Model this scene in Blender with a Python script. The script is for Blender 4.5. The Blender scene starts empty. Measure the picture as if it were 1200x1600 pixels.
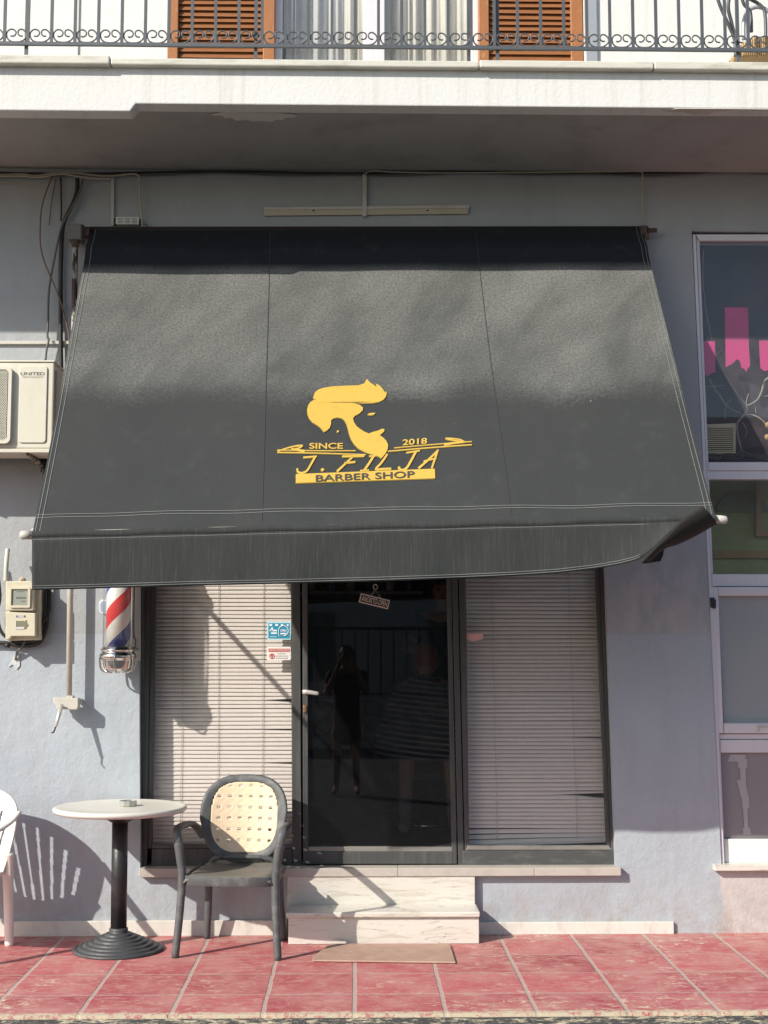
import bpy, bmesh, math, random
from mathutils import Vector, Matrix
R = math.radians
random.seed(7)
C = bpy.context.scene.collection
SC = bpy.context.scene

# ------------------------------------------------------------------ camera, sky, sun, exposure
F = 2150.0                      # focal length in pixels of the 1200 x 1600 photograph
D, H = 7.84, 1.59               # camera distance to the wall plane (Y = 0) and height over the pavement
PITCH = math.atan(211 / F); YAW = -math.atan(45 / F * math.cos(PITCH))
cam_d = bpy.data.cameras.new('camera'); cam = bpy.data.objects.new('camera', cam_d); C.objects.link(cam)
cam_d.sensor_fit = 'VERTICAL'; cam_d.sensor_height = 32; cam_d.lens = 32 * F / 1600
cam_d.clip_start = 0.03; cam_d.clip_end = 500
cam.location = (0, -D, H); cam.rotation_euler = (R(90) + PITCH, 0, YAW)
SC.camera = cam
SUNA, SUNB = 1.17, 0.97         # rightward and downward shift of a shadow per metre of depth
to_sun = Vector((-SUNA, -1, SUNB)).normalized()
SC.world = bpy.data.worlds.new('World'); SC.world.use_nodes = True
nt = SC.world.node_tree; bg = nt.nodes['Background']
sky = nt.nodes.new('ShaderNodeTexSky'); sky.sky_type = 'NISHITA'; sky.sun_disc = False
sky.sun_elevation = math.asin(to_sun.z); sky.sun_rotation = math.atan2(-SUNA, -1) % (2 * math.pi)
nt.links.new(sky.outputs[0], bg.inputs[0]); bg.inputs[1].default_value = 0.125
sl = bpy.data.lights.new('sun', 'SUN'); sl.energy = 4.4; sl.angle = R(0.5); sl.color = (1, 0.94, 0.84)
so = bpy.data.objects.new('sun', sl); C.objects.link(so); so.location = (-8, -8, 9)
so.rotation_euler = to_sun.to_track_quat('Z', 'Y').to_euler()
SC.view_settings.view_transform = 'Standard'; SC.view_settings.look = 'None'
SC.view_settings.exposure = 0.33; SC.view_settings.gamma = 1

# ------------------------------------------------------------------ geometry helpers
ROT = cam.rotation_euler.to_matrix(); ORG = Vector((0, -D, H))
def ray(px, py): return ROT @ Vector(((px - 600) / F, (800 - py) / F, -1))
def P(px, py, Y=0.0):
    """point of the plane at depth Y that the photo shows at a pixel"""
    r = ray(px, py); t = (Y + D) / r.y; return ORG + r * t
def G(px, py, z=0.0):
    r = ray(px, py); t = (z - H) / r.z; return ORG + r * t

class MB:
    def __init__(s): s.v = []; s.f = []; s.uv = None; s.sm = []
    def add(s, vs, fs, smooth=False):
        n = len(s.v); s.v += [tuple(v) for v in vs]
        for f in fs: s.f.append(tuple(i + n for i in f)); s.sm.append(smooth)
        return s
    def box(s, x0, x1, y0, y1, z0, z1):
        vs = [(x, y, z) for x in (x0, x1) for y in (y0, y1) for z in (z0, z1)]
        return s.add(vs, [(0,1,3,2), (4,6,7,5), (0,4,5,1), (2,3,7,6), (0,2,6,4), (1,5,7,3)])
    def prism(s, front, off):
        """closed prism: polygon (3D, counter-clockwise seen from the street) pushed by off"""
        n = len(front); off = Vector(off); fr = [Vector(p) for p in front]
        vs = fr + [p + off for p in fr]
        fs = [tuple(range(n)), tuple(range(2 * n - 1, n - 1, -1))]
        for i in range(n): j = (i + 1) % n; fs.append((i, i + n, j + n, j))
        return s.add(vs, fs)
    def pq(s, pts, Y, depth):
        """flat polygon read off the photo, standing on plane Y, depth metres thick (away from the street)"""
        p = [P(x, y, Y) for x, y in pts]
        a = sum((p[i].x * p[(i + 1) % len(p)].z - p[(i + 1) % len(p)].x * p[i].z) for i in range(len(p)))
        if a < 0: p.reverse()
        return s.prism(p, (0, depth, 0))
    def rect(s, x0, y0, x1, y1, Y, depth): return s.pq([(x0, y0), (x0, y1), (x1, y1), (x1, y0)], Y, depth)
    def quad4(s, x0t, x1t, x0b, x1b, yt, yb, Y, depth): return s.pq([(x0t, yt), (x0b, yb), (x1b, yb), (x1t, yt)], Y, depth)
    def xz(s, pts, Y, depth):
        p = [Vector((x, Y, z)) for x, z in pts]
        a = sum((p[i].x * p[(i + 1) % len(p)].z - p[(i + 1) % len(p)].x * p[i].z) for i in range(len(p)))
        if a < 0: p.reverse()
        return s.prism(p, (0, depth, 0))
    def tube(s, pts, r, n=8, flat=1.0, cap=True):
        pts = [Vector(p) for p in pts]; m = len(pts)
        rs = r if isinstance(r, (list, tuple)) else [r] * m
        vs = []; prev = None
        for i, p in enumerate(pts):
            t = (pts[min(i + 1, m - 1)] - pts[max(i - 1, 0)])
            t = t.normalized() if t.length > 1e-9 else Vector((0, 0, 1))
            if prev is None:
                ref = Vector((0, 1, 0)) if abs(t.y) < 0.9 else Vector((1, 0, 0))
                a = t.cross(ref).normalized()
            else: a = (prev - t * prev.dot(t)).normalized()
            prev = a; b = t.cross(a)
            for k in range(n):
                an = 2 * math.pi * k / n
                vs.append(p + (a * math.cos(an) + b * math.sin(an) * flat) * rs[i])
        fs = []
        for i in range(m - 1):
            for k in range(n):
                k2 = (k + 1) % n; fs.append((i * n + k, i * n + k2, (i + 1) * n + k2, (i + 1) * n + k))
        if cap: fs += [tuple(reversed(range(n))), tuple(range((m - 1) * n, m * n))]
        return s.add(vs, fs, True)
    def lathe(s, prof, c, n=40, axis='Z', smooth=True):
        """prof: list of (radius, height) from c"""
        vs = []; m = len(prof); c = Vector(c)
        for rr, h in prof:
            for k in range(n):
                an = 2 * math.pi * k / n; x, y = rr * math.cos(an), rr * math.sin(an)
                vs.append(c + (Vector((x, y, h)) if axis == 'Z' else Vector((h, x, y)) if axis == 'X' else Vector((x, h, -y))))
        fs = []
        for i in range(m - 1):
            for k in range(n):
                k2 = (k + 1) % n; fs.append((i * n + k, i * n + k2, (i + 1) * n + k2, (i + 1) * n + k))
        fs += [tuple(reversed(range(n))), tuple(range((m - 1) * n, m * n))]
        return s.add(vs, fs, smooth)
    def build(s, name, mat, parent=None, bev=0.0, sub=0, solid=0.0, fix=True):
        org = Vector(ORGS[parent.name]) if parent is not None else Vector((0, 0, 0))
        me = bpy.data.meshes.new(name)
        me.from_pydata([tuple(Vector(v) - org) for v in s.v], [], s.f); me.update()
        if fix:
            bm = bmesh.new(); bm.from_mesh(me); bmesh.ops.recalc_face_normals(bm, faces=bm.faces); bm.to_mesh(me); bm.free()
        if len(s.sm) == len(me.polygons): me.polygons.foreach_set('use_smooth', s.sm)
        if s.uv:
            l = me.uv_layers.new(name='UVMap')
            for lp in me.loops: l.data[lp.index].uv = s.uv[lp.vertex_index]
        o = bpy.data.objects.new(name, me); C.objects.link(o); me.materials.append(mat)
        if parent is not None: o.parent = parent
        ORGS[o.name] = tuple(org)
        if solid: md = o.modifiers.new('solid', 'SOLIDIFY'); md.thickness = solid; md.offset = 0
        if sub: md = o.modifiers.new('sub', 'SUBSURF'); md.levels = md.render_levels = sub
        if bev: md = o.modifiers.new('bevel', 'BEVEL'); md.width = bev; md.segments = 2; md.limit_method = 'ANGLE'; md.angle_limit = R(40); md.harden_normals = False
        return o
ORGS = {}
def thing(name, label, cat, loc, group=None):
    o = bpy.data.objects.new(name, None); C.objects.link(o); o.location = loc; o.empty_display_size = 0.1
    o['label'] = label; o['category'] = cat
    if group: o['group'] = group
    ORGS[o.name] = tuple(loc); return o
def tag(o, label, cat, group=None):
    o['label'] = label; o['category'] = cat
    if group: o['group'] = group
    return o
def copy_tree(o, parent=None):
    c = o.copy(); C.objects.link(c); c.parent = parent; ORGS[c.name] = ORGS[o.name]
    for ch in list(o.children): copy_tree(ch, c)
    return c
def text_geo(s, shear=0.0, bold=0.0):
    """letters as flat faces scaled to a unit box"""
    cu = bpy.data.curves.new('t', 'FONT'); cu.body = s; cu.resolution_u = 4; cu.shear = shear; cu.offset = bold
    o = bpy.data.objects.new('t', cu); C.objects.link(o); bpy.context.view_layer.update()
    me = o.evaluated_get(bpy.context.evaluated_depsgraph_get()).to_mesh()
    vs = [v.co.copy() for v in me.vertices]; fs = [tuple(p.vertices) for p in me.polygons]
    bpy.data.objects.remove(o); bpy.data.curves.remove(cu)
    x0 = min(v.x for v in vs); x1 = max(v.x for v in vs); y0 = min(v.y for v in vs); y1 = max(v.y for v in vs)
    return [((v.x - x0) / (x1 - x0), (v.y - y0) / (y1 - y0)) for v in vs], fs
def text_at(mb, s, o, ux, uy, shear=0.0, bold=0.0, fn=None):
    """o = lower left corner, ux / uy = vectors along the word and up the letters; fn maps the points"""
    vs, fs = text_geo(s, shear, bold)
    pts = [Vector(o) + Vector(ux) * a + Vector(uy) * b for a, b in vs]
    if fn: pts = [fn(p) for p in pts]
    mb.add(pts, fs); return mb
def spline(pts, n=6, closed=False):
    pts = [Vector(p) for p in pts]; out = []; m = len(pts)
    rng = range(m if closed else m - 1)
    for i in rng:
        if closed: p0, p1, p2, p3 = (pts[(i + k - 1) % m] for k in range(4))
        else: p0, p1, p2, p3 = pts[max(i - 1, 0)], pts[i], pts[i + 1], pts[min(i + 2, m - 1)]
        for k in range(n):
            t = k / n
            out.append(0.5 * ((2 * p1) + (p2 - p0) * t + (2 * p0 - 5 * p1 + 4 * p2 - p3) * t * t + (3 * p1 - p0 - 3 * p2 + p3) * t ** 3))
    if not closed: out.append(pts[-1])
    return out

# ------------------------------------------------------------------ materials
class NT:
    def __init__(s, name):
        s.m = bpy.data.materials.new(name); s.m.use_nodes = True; s.t = s.m.node_tree
        s.b = s.t.nodes['Principled BSDF']; s.out = s.t.nodes['Material Output']
        s.pos = s.n('ShaderNodeNewGeometry').outputs['Position']
    def n(s, typ, **kw):
        x = s.t.nodes.new(typ)
        for k, v in kw.items(): setattr(x, k, v)
        return x
    def l(s, a, b): s.t.links.new(a, b)
    def val(s, x, sock):
        if isinstance(x, (int, float)): sock.default_value = x
        elif isinstance(x, tuple): sock.default_value = (*x, 1) if len(x) == 3 and sock.type == 'RGBA' else x
        else: s.l(x, sock)
    def noise(s, scale, detail=5, rough=0.6, vec=None, stretch=None, dist=0.0):
        x = s.n('ShaderNodeTexNoise'); x.inputs['Scale'].default_value = scale; x.inputs['Detail'].default_value = detail
        x.inputs['Roughness'].default_value = rough; x.inputs['Distortion'].default_value = dist
        v = vec or s.pos
        if stretch:
            mp = s.n('ShaderNodeMapping'); mp.inputs['Scale'].default_value = stretch; s.l(v, mp.inputs[0]); v = mp.outputs[0]
        s.l(v, x.inputs['Vector']); return x.outputs['Fac']
    def ramp(s, f, a, b, lo=0.0, hi=1.0):
        x = s.n('ShaderNodeMapRange'); s.l(f, x.inputs[0]); x.inputs[1].default_value = a; x.inputs[2].default_value = b
        x.inputs[3].default_value = lo; x.inputs[4].default_value = hi; return x.outputs[0]
    def mix(s, f, a, b, mode='MIX'):
        x = s.n('ShaderNodeMix', data_type='RGBA', blend_type=mode); s.val(f, x.inputs[0]); s.val(a, x.inputs[6]); s.val(b, x.inputs[7]); return x.outputs[2]
    def math(s, op, a, b=0.0, clamp=False):
        x = s.n('ShaderNodeMath', operation=op, use_clamp=clamp); s.val(a, x.inputs[0]); s.val(b, x.inputs[1]); return x.outputs[0]
    def xyz(s, v=None):
        x = s.n('ShaderNodeSeparateXYZ'); s.l(v or s.pos, x.inputs[0]); return x.outputs
    def bump(s, h, strength=0.3, dist=0.005, prev=None):
        x = s.n('ShaderNodeBump'); x.inputs['Strength'].default_value = strength; x.inputs['Distance'].default_value = dist
        s.l(h, x.inputs['Height'])
        if prev: s.l(prev, x.inputs['Normal'])
        return x.outputs[0]
    def fin(s, col, rough=0.6, metal=0.0, nrm=None, spec=0.5):
        s.val(col, s.b.inputs['Base Color']); s.val(rough, s.b.inputs['Roughness']); s.b.inputs['Metallic'].default_value = metal
        s.b.inputs['Specular IOR Level'].default_value = spec
        if nrm: s.l(nrm, s.b.inputs['Normal'])
        return s.m
def sc(c, k): return tuple(min(1, x * k) for x in c)
def pm(name, col, rough=0.6, var=0.15, vs=5, bump=0.15, bs=90, metal=0.0, dirt=0.0, dcol=(0.12, 0.1, 0.08), ds=9, spec=0.5, stretch=None, bd=0.004, dthr=(0.5, 0.72)):
    m = NT(name)
    c = m.mix(m.noise(vs, 6, stretch=stretch), sc(col, 1 - var), sc(col, 1 + var))
    if dirt: c = m.mix(m.math('MULTIPLY', m.ramp(m.noise(ds, 8, 0.7, stretch=stretch), *dthr), dirt), c, dcol)
    r = m.ramp(m.noise(vs * 3, 4), 0.3, 0.7, max(0.02, rough - 0.08), min(1, rough + 0.08))
    return m.fin(c, r, metal, m.bump(m.noise(bs, 4), bump, bd) if bump else None, spec)
def glass(name, tint=(0.9, 0.93, 0.92), ior=1.5, dust=0.0, dcol=(0.5, 0.5, 0.48), boost=1.0):
    m = NT(name); m.t.nodes.remove(m.b)
    tr = m.n('ShaderNodeBsdfTransparent'); tr.inputs[0].default_value = (*tint, 1)
    gl = m.n('ShaderNodeBsdfGlossy'); gl.inputs['Roughness'].default_value = 0.0
    ge = m.n('ShaderNodeNewGeometry'); dp = m.n('ShaderNodeVectorMath', operation='DOT_PRODUCT'); m.l(ge.outputs['Incoming'], dp.inputs[0]); m.l(ge.outputs['Normal'], dp.inputs[1])
    f0 = ((ior - 1) / (ior + 1)) ** 2                     # Schlick reflectance of one glass surface, the same from both sides
    fr = m.math('ADD', m.math('MULTIPLY', m.math('POWER', m.math('SUBTRACT', 1.0, m.math('ABSOLUTE', dp.outputs['Value']), True), 5.0), 1 - f0), f0)
    mx = m.n('ShaderNodeMixShader'); m.l(m.math('MULTIPLY', fr, boost, True), mx.inputs[0]); m.l(tr.outputs[0], mx.inputs[1]); m.l(gl.outputs[0], mx.inputs[2])
    o = mx.outputs[0]
    if dust:
        df = m.n('ShaderNodeBsdfDiffuse'); df.inputs[0].default_value = (*dcol, 1)
        m2 = m.n('ShaderNodeMixShader'); m.l(m.ramp(m.noise(14, 8, 0.7), 0.3, 0.75, dust * 0.4, dust * 1.6), m2.inputs[0]); m.l(o, m2.inputs[1]); m.l(df.outputs[0], m2.inputs[2]); o = m2.outputs[0]
    m.l(o, m.out.inputs[0]); return m.m

def wall_mat():
    m = NT('painted_plaster')
    x, y, z = m.xyz()
    low = (0.43, 0.475, 0.52); up = (0.40, 0.42, 0.435)
    edge = m.math('ADD', z, m.math('MULTIPLY', m.math('SUBTRACT', m.noise(6, 3), 0.5), 0.01))
    c = m.mix(m.ramp(edge, 1.66, 1.668), low, up)
    # pinkish paint of the neighbour's base to the right
    pk = m.math('MULTIPLY', m.ramp(m.math('ADD', x, m.math('MULTIPLY', m.noise(3, 2), 0.08)), 2.09, 2.10), m.ramp(z, 0.42, 0.44, 1, 0))
    c = m.mix(pk, c, (0.56, 0.52, 0.50))
    c = m.mix(m.ramp(m.noise(1.3, 5), 0.3, 0.7), c, m.mix(0.85, (0, 0, 0), c))
    c = m.mix(m.ramp(m.noise(2.2, 8, 0.65, stretch=(3, 1, 0.35)), 0.5, 0.8, 0, 0.34), c, (0.30, 0.29, 0.28))
    c = m.mix(m.ramp(m.noise(34, 6, 0.8), 0.66, 0.72, 0, 0.35), c, (0.55, 0.56, 0.56))
    # grime creeping up from the ground
    c = m.mix(m.math('MULTIPLY', m.ramp(z, 0.0, 0.35, 0.95, 0), m.ramp(m.noise(9, 7, 0.75), 0.4, 0.65)), c, (0.34, 0.31, 0.28))
    pl = m.math('MULTIPLY', m.math('MULTIPLY', m.ramp(x, 1.5, 1.56), m.ramp(z, 1.668, 1.672)), m.ramp(z, 2.0, 2.15, 1, 0))
    c = m.mix(m.math('MULTIPLY', pl, m.ramp(m.noise(7, 6, 0.6, stretch=(1.6, 1, 0.5)), 0.45, 0.55, 0, 0.5)), c, (0.50, 0.46, 0.46))
    c = m.mix(m.math('MULTIPLY', pl, m.ramp(m.noise(16, 5, 0.7), 0.64, 0.68, 0, 0.6)), c, (0.42, 0.22, 0.22))
    # small chips of bare plaster
    ch = m.math('MULTIPLY', m.ramp(m.noise(7.5, 9, 0.62), 0.71, 0.72), 0.7)
    c = m.mix(ch, c, (0.52, 0.47, 0.42))
    b1 = m.bump(m.noise(11, 4), 0.35, 0.02)
    b2 = m.bump(m.noise(70, 6, 0.7), 0.45, 0.005, b1)
    cr = m.n('ShaderNodeTexVoronoi', feature='DISTANCE_TO_EDGE'); cr.inputs['Scale'].default_value = 1.6
    wv = m.n('ShaderNodeVectorMath', operation='ADD'); nn = m.n('ShaderNodeTexNoise'); nn.inputs['Scale'].default_value = 5; m.l(m.pos, nn.inputs[0]); m.l(m.pos, wv.inputs[0]); m.l(nn.outputs[1], wv.inputs[1])
    m.l(wv.outputs[0], cr.inputs[0])
    crf = m.math('MULTIPLY', m.ramp(cr.outputs[0], 0.0, 0.006, 1, 0), m.ramp(m.noise(1.1, 2), 0.55, 0.62))
    c = m.mix(m.math('MULTIPLY', crf, 0.35), c, (0.2, 0.2, 0.2))
    return m.fin(c, 0.75, 0, b2, 0.3)
M = {}
M['wall'] = wall_mat()
def white_mat():
    m = NT('white_plaster'); x, y, z = m.xyz()
    c = m.mix(m.noise(2, 6), (0.66, 0.66, 0.635), (0.72, 0.72, 0.70))
    st = m.math('MULTIPLY', m.ramp(m.noise(5, 8, 0.7, stretch=(4, 1, 0.15)), 0.52, 0.75), 0.5)
    c = m.mix(st, c, (0.48, 0.44, 0.37))
    c = m.mix(m.ramp(m.noise(30, 7, 0.8), 0.68, 0.74, 0, 0.3), c, (0.5, 0.47, 0.42))
    return m.fin(c, 0.7, 0, m.bump(m.noise(45, 5, 0.7), 0.4, 0.006), 0.3)
M['white'] = white_mat()
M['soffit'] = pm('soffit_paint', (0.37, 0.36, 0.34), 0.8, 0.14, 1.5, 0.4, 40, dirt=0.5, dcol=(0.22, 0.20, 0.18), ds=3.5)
M['peel'] = pm('bare_plaster', (0.55, 0.51, 0.45), 0.85, 0.15, 9, 0.5, 40)
M['peel_light'] = pm('fresh_filler', (0.60, 0.58, 0.56), 0.85, 0.08, 9, 0.3, 40)
M['ledge'] = pm('weathered_marble_ledge', (0.62, 0.60, 0.52), 0.5, 0.15, 7, 0.3, 60, dirt=0.6, dcol=(0.25, 0.24, 0.18), ds=6, stretch=(0.6, 1, 3))
def marble_mat():
    m = NT('veined_marble')
    c = m.mix(m.noise(3, 6), (0.60, 0.565, 0.50), (0.68, 0.65, 0.59))
    mp = m.n('ShaderNodeMapping'); mp.inputs['Rotation'].default_value = (0, R(38), 0); mp.inputs['Scale'].default_value = (1.2, 1, 9); m.l(m.pos, mp.inputs[0])
    v = m.ramp(m.noise(3.5, 8, 0.65, vec=mp.outputs[0], dist=0.6), 0.52, 0.62, 0, 0.45)
    c = m.mix(v, c, (0.42, 0.36, 0.27))
    v2 = m.ramp(m.noise(7, 6, 0.7, vec=mp.outputs[0], dist=1.0), 0.60, 0.64, 0, 0.75)
    c = m.mix(v2, c, (0.22, 0.22, 0.23))
    return m.fin(c, 0.35, 0, m.bump(m.noise(30, 5), 0.12, 0.004))
M['marble'] = marble_mat()
M['sill'] = pm('dusty_marble_sill', (0.47, 0.43, 0.38), 0.55, 0.14, 8, 0.25, 60, dirt=0.45, dcol=(0.3, 0.27, 0.24), ds=11)
M['skirt'] = pm('marble_skirting', (0.66, 0.64, 0.58), 0.5, 0.12, 6, 0.25, 60, dirt=0.5, dcol=(0.36, 0.31, 0.26), ds=8, stretch=(2, 1, 1))
M['alu'] = pm('weathered_charcoal_aluminium', (0.066, 0.067, 0.066), 0.48, 0.25, 6, 0.1, 120, dirt=0.5, dcol=(0.16, 0.155, 0.145), ds=5, stretch=(6, 6, 0.5))
M['alu_h'] = pm('weathered_charcoal_sill_profile', (0.07, 0.073, 0.072), 0.5, 0.25, 6, 0.1, 120, dirt=0.6, dcol=(0.19, 0.19, 0.175), ds=7, stretch=(1, 3, 3))
M['alu_pale'] = pm('pale_aluminium_bead', (0.30, 0.29, 0.26), 0.4, 0.2, 10, 0.1, 120, metal=0.3, dirt=0.4)  # bead colour paler than the charcoal frames
M['rubber'] = pm('black_gasket', (0.015, 0.015, 0.016), 0.6, 0.2)
M['pane'] = glass('shop_window_glass', (0.985, 0.99, 0.985), 1.5, 0.03, (0.62, 0.57, 0.52), 1.0)
M['door_pane'] = glass('dark_door_glass', (0.95, 0.95, 0.95), 1.5, 0.006, (0.4, 0.4, 0.4), 1.0)
M['slat'] = pm('pale_blind_slat', (0.74, 0.665, 0.63), 0.5, 0.06, 3, 0.0)
M['cord'] = pm('blind_cord', (0.45, 0.42, 0.38), 0.8, 0.1)
M['pvc'] = pm('white_pvc_frame', (0.70, 0.68, 0.71), 0.38, 0.05, 3, 0.05, 60, dirt=0.25, dcol=(0.5, 0.45, 0.44), ds=6, stretch=(4, 4, 0.5))
M['pvc_w'] = pm('white_panel', (0.82, 0.80, 0.74), 0.4, 0.03, 3, 0.05, 60)
M['dark'] = pm('dark_metal_fitting', (0.02, 0.02, 0.02), 0.4, 0.2)
M['chrome'] = pm('chrome', (0.72, 0.70, 0.66), 0.13, 0.15, 20, 0.05, 60, metal=1.0)
M['handle'] = pm('satin_handle', (0.62, 0.60, 0.56), 0.35, 0.06, 20, 0.0, metal=0.4)
M['brass'] = pm('worn_brass', (0.35, 0.2, 0.12), 0.4, 0.2, 30, 0.1, metal=0.7)
M['iron'] = pm('grey_painted_iron', (0.10, 0.11, 0.12), 0.45, 0.2, 20, 0.1, 150, metal=0.2, dirt=0.3, dcol=(0.16, 0.12, 0.09))
def wood_mat():
    m = NT('varnished_wood')
    c = m.mix(m.noise(4, 9, 0.7, stretch=(2, 2, 22)), (0.17, 0.062, 0.022), (0.38, 0.165, 0.065))
    c = m.mix(m.ramp(m.noise(3, 6), 0.6, 0.8, 0, 0.5), c, (0.42, 0.2, 0.09))
    return m.fin(c, 0.45, 0, m.bump(m.noise(20, 6, stretch=(1, 1, 8)), 0.3, 0.003))
M['wood'] = wood_mat()
def wood_v():
    m = NT('flaking_wood_frame')
    c = m.mix(m.noise(6, 9, 0.7, stretch=(18, 18, 1.5)), (0.26, 0.095, 0.03), (0.45, 0.19, 0.07))
    c = m.mix(m.ramp(m.noise(26, 7, 0.75, stretch=(1, 1, 0.6)), 0.6, 0.64, 0, 0.6), c, (0.55, 0.33, 0.19))
    return m.fin(c, 0.5, 0, m.bump(m.noise(30, 6), 0.4, 0.003))
M['wood_v'] = wood_v()
M['curtain'] = pm('sheer_curtain', (0.55, 0.55, 0.55), 0.9, 0.06, 5, 0.1)
M['curtain_c'] = pm('cream_curtain', (0.66, 0.64, 0.58), 0.9, 0.06, 5, 0.1)
M['grey_alu'] = pm('grey_aluminium', (0.36, 0.38, 0.41), 0.4, 0.06, 5, 0.0, metal=0.2)
M['conduit'] = pm('dirty_white_conduit', (0.55, 0.52, 0.47), 0.55, 0.15, 12, 0.1, 60, dirt=0.5, dcol=(0.25, 0.22, 0.18))
M['cable_w'] = pm('aged_white_cable', (0.42, 0.37, 0.30), 0.6, 0.2, 12, 0.0)
M['cable_b'] = pm('black_cable', (0.018, 0.018, 0.017), 0.5, 0.3, 12, 0.0)
M['cable_g'] = pm('grey_cable', (0.12, 0.12, 0.11), 0.6, 0.3, 12, 0.0)
M['cable_r'] = pm('brown_wire', (0.16, 0.09, 0.06), 0.6, 0.3, 12, 0.0)
M['batten'] = pm('yellowed_batten', (0.50, 0.44, 0.33), 0.5, 0.12, 9, 0.05, 60, dirt=0.4, dcol=(0.25, 0.2, 0.12))
M['pipe'] = pm('chipped_cream_pipe', (0.50, 0.48, 0.42), 0.5, 0.15, 9, 0.3, 80, dirt=1.0, dcol=(0.07, 0.045, 0.03), ds=14, stretch=(2, 2, 0.5), dthr=(0.46, 0.5))
M['pipe_c'] = pm('cream_pipe', (0.56, 0.54, 0.48), 0.5, 0.1, 9, 0.1, 80, dirt=0.35, dcol=(0.25, 0.2, 0.14), ds=12, stretch=(2, 2, 0.5))
M['rust'] = pm('rusty_bracket', (0.085, 0.055, 0.042), 0.85, 0.5, 25, 0.5, 90, dirt=0.8, dcol=(0.22, 0.16, 0.12), ds=28)
M['ac'] = pm('yellowed_enamel', (0.66, 0.635, 0.53), 0.42, 0.04, 3, 0.05, 50, dirt=0.25, dcol=(0.5, 0.42, 0.28), ds=5, stretch=(2, 2, 0.7))
M['ac_side'] = M['ac']
M['ink'] = pm('dark_grey_print', (0.13, 0.13, 0.12), 0.5, 0.05, 5, 0)
M['meter'] = pm('yellowed_plastic', (0.62, 0.58, 0.44), 0.42, 0.06, 8, 0.05, 60, dirt=0.35, dcol=(0.4, 0.33, 0.2), ds=9)
M['meter_glass'] = pm('dusty_meter_window', (0.30, 0.32, 0.28), 0.25, 0.15, 6, 0, dirt=0.3)
M['chair'] = pm('sun_faded_dark_resin', (0.085, 0.09, 0.092), 0.55, 0.25, 9, 0.15, 120, dirt=0.8, dcol=(0.20, 0.20, 0.195), ds=14)
M['base'] = pm('dusty_cast_base', (0.055, 0.058, 0.06), 0.5, 0.25, 9, 0.15, 120, dirt=0.7, dcol=(0.14, 0.14, 0.14), ds=10)
M['post'] = pm('black_table_post', (0.022, 0.022, 0.024), 0.42, 0.25, 9, 0.1, 120, dirt=0.5, dcol=(0.07, 0.07, 0.07), ds=10)
M['table'] = pm('white_table_resin', (0.68, 0.66, 0.59), 0.38, 0.06, 8, 0.05, 60, dirt=0.3, dcol=(0.5, 0.45, 0.36), ds=8)
M['wchair'] = pm('white_garden_resin', (0.78, 0.76, 0.70), 0.4, 0.04, 5, 0.05, 90, dirt=0.2, dcol=(0.5, 0.46, 0.4), ds=8)
def weave():
    m = NT('cream_woven_resin')
    w = m.n('ShaderNodeTexChecker'); w.inputs['Scale'].default_value = 36; m.l(m.pos, w.inputs[0])
    c = m.mix(m.noise(12, 5), (0.66, 0.52, 0.35), (0.78, 0.63, 0.44)); c = m.mix(m.math('MULTIPLY', w.outputs[1], 0.12), c, (0.55, 0.4, 0.25))
    return m.fin(c, 0.5, 0, m.bump(w.outputs[1], 0.5, 0.002))
M['weave'] = weave()
M['crystal'] = glass('clear_glass', (0.86, 0.9, 0.9), 1.5, 0.12, (0.7, 0.72, 0.7), 3.0)
M['tube'] = glass('clear_tube', (0.95, 0.96, 0.95), 1.45, 0.05, (0.8, 0.8, 0.78), 1.6)

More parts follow.
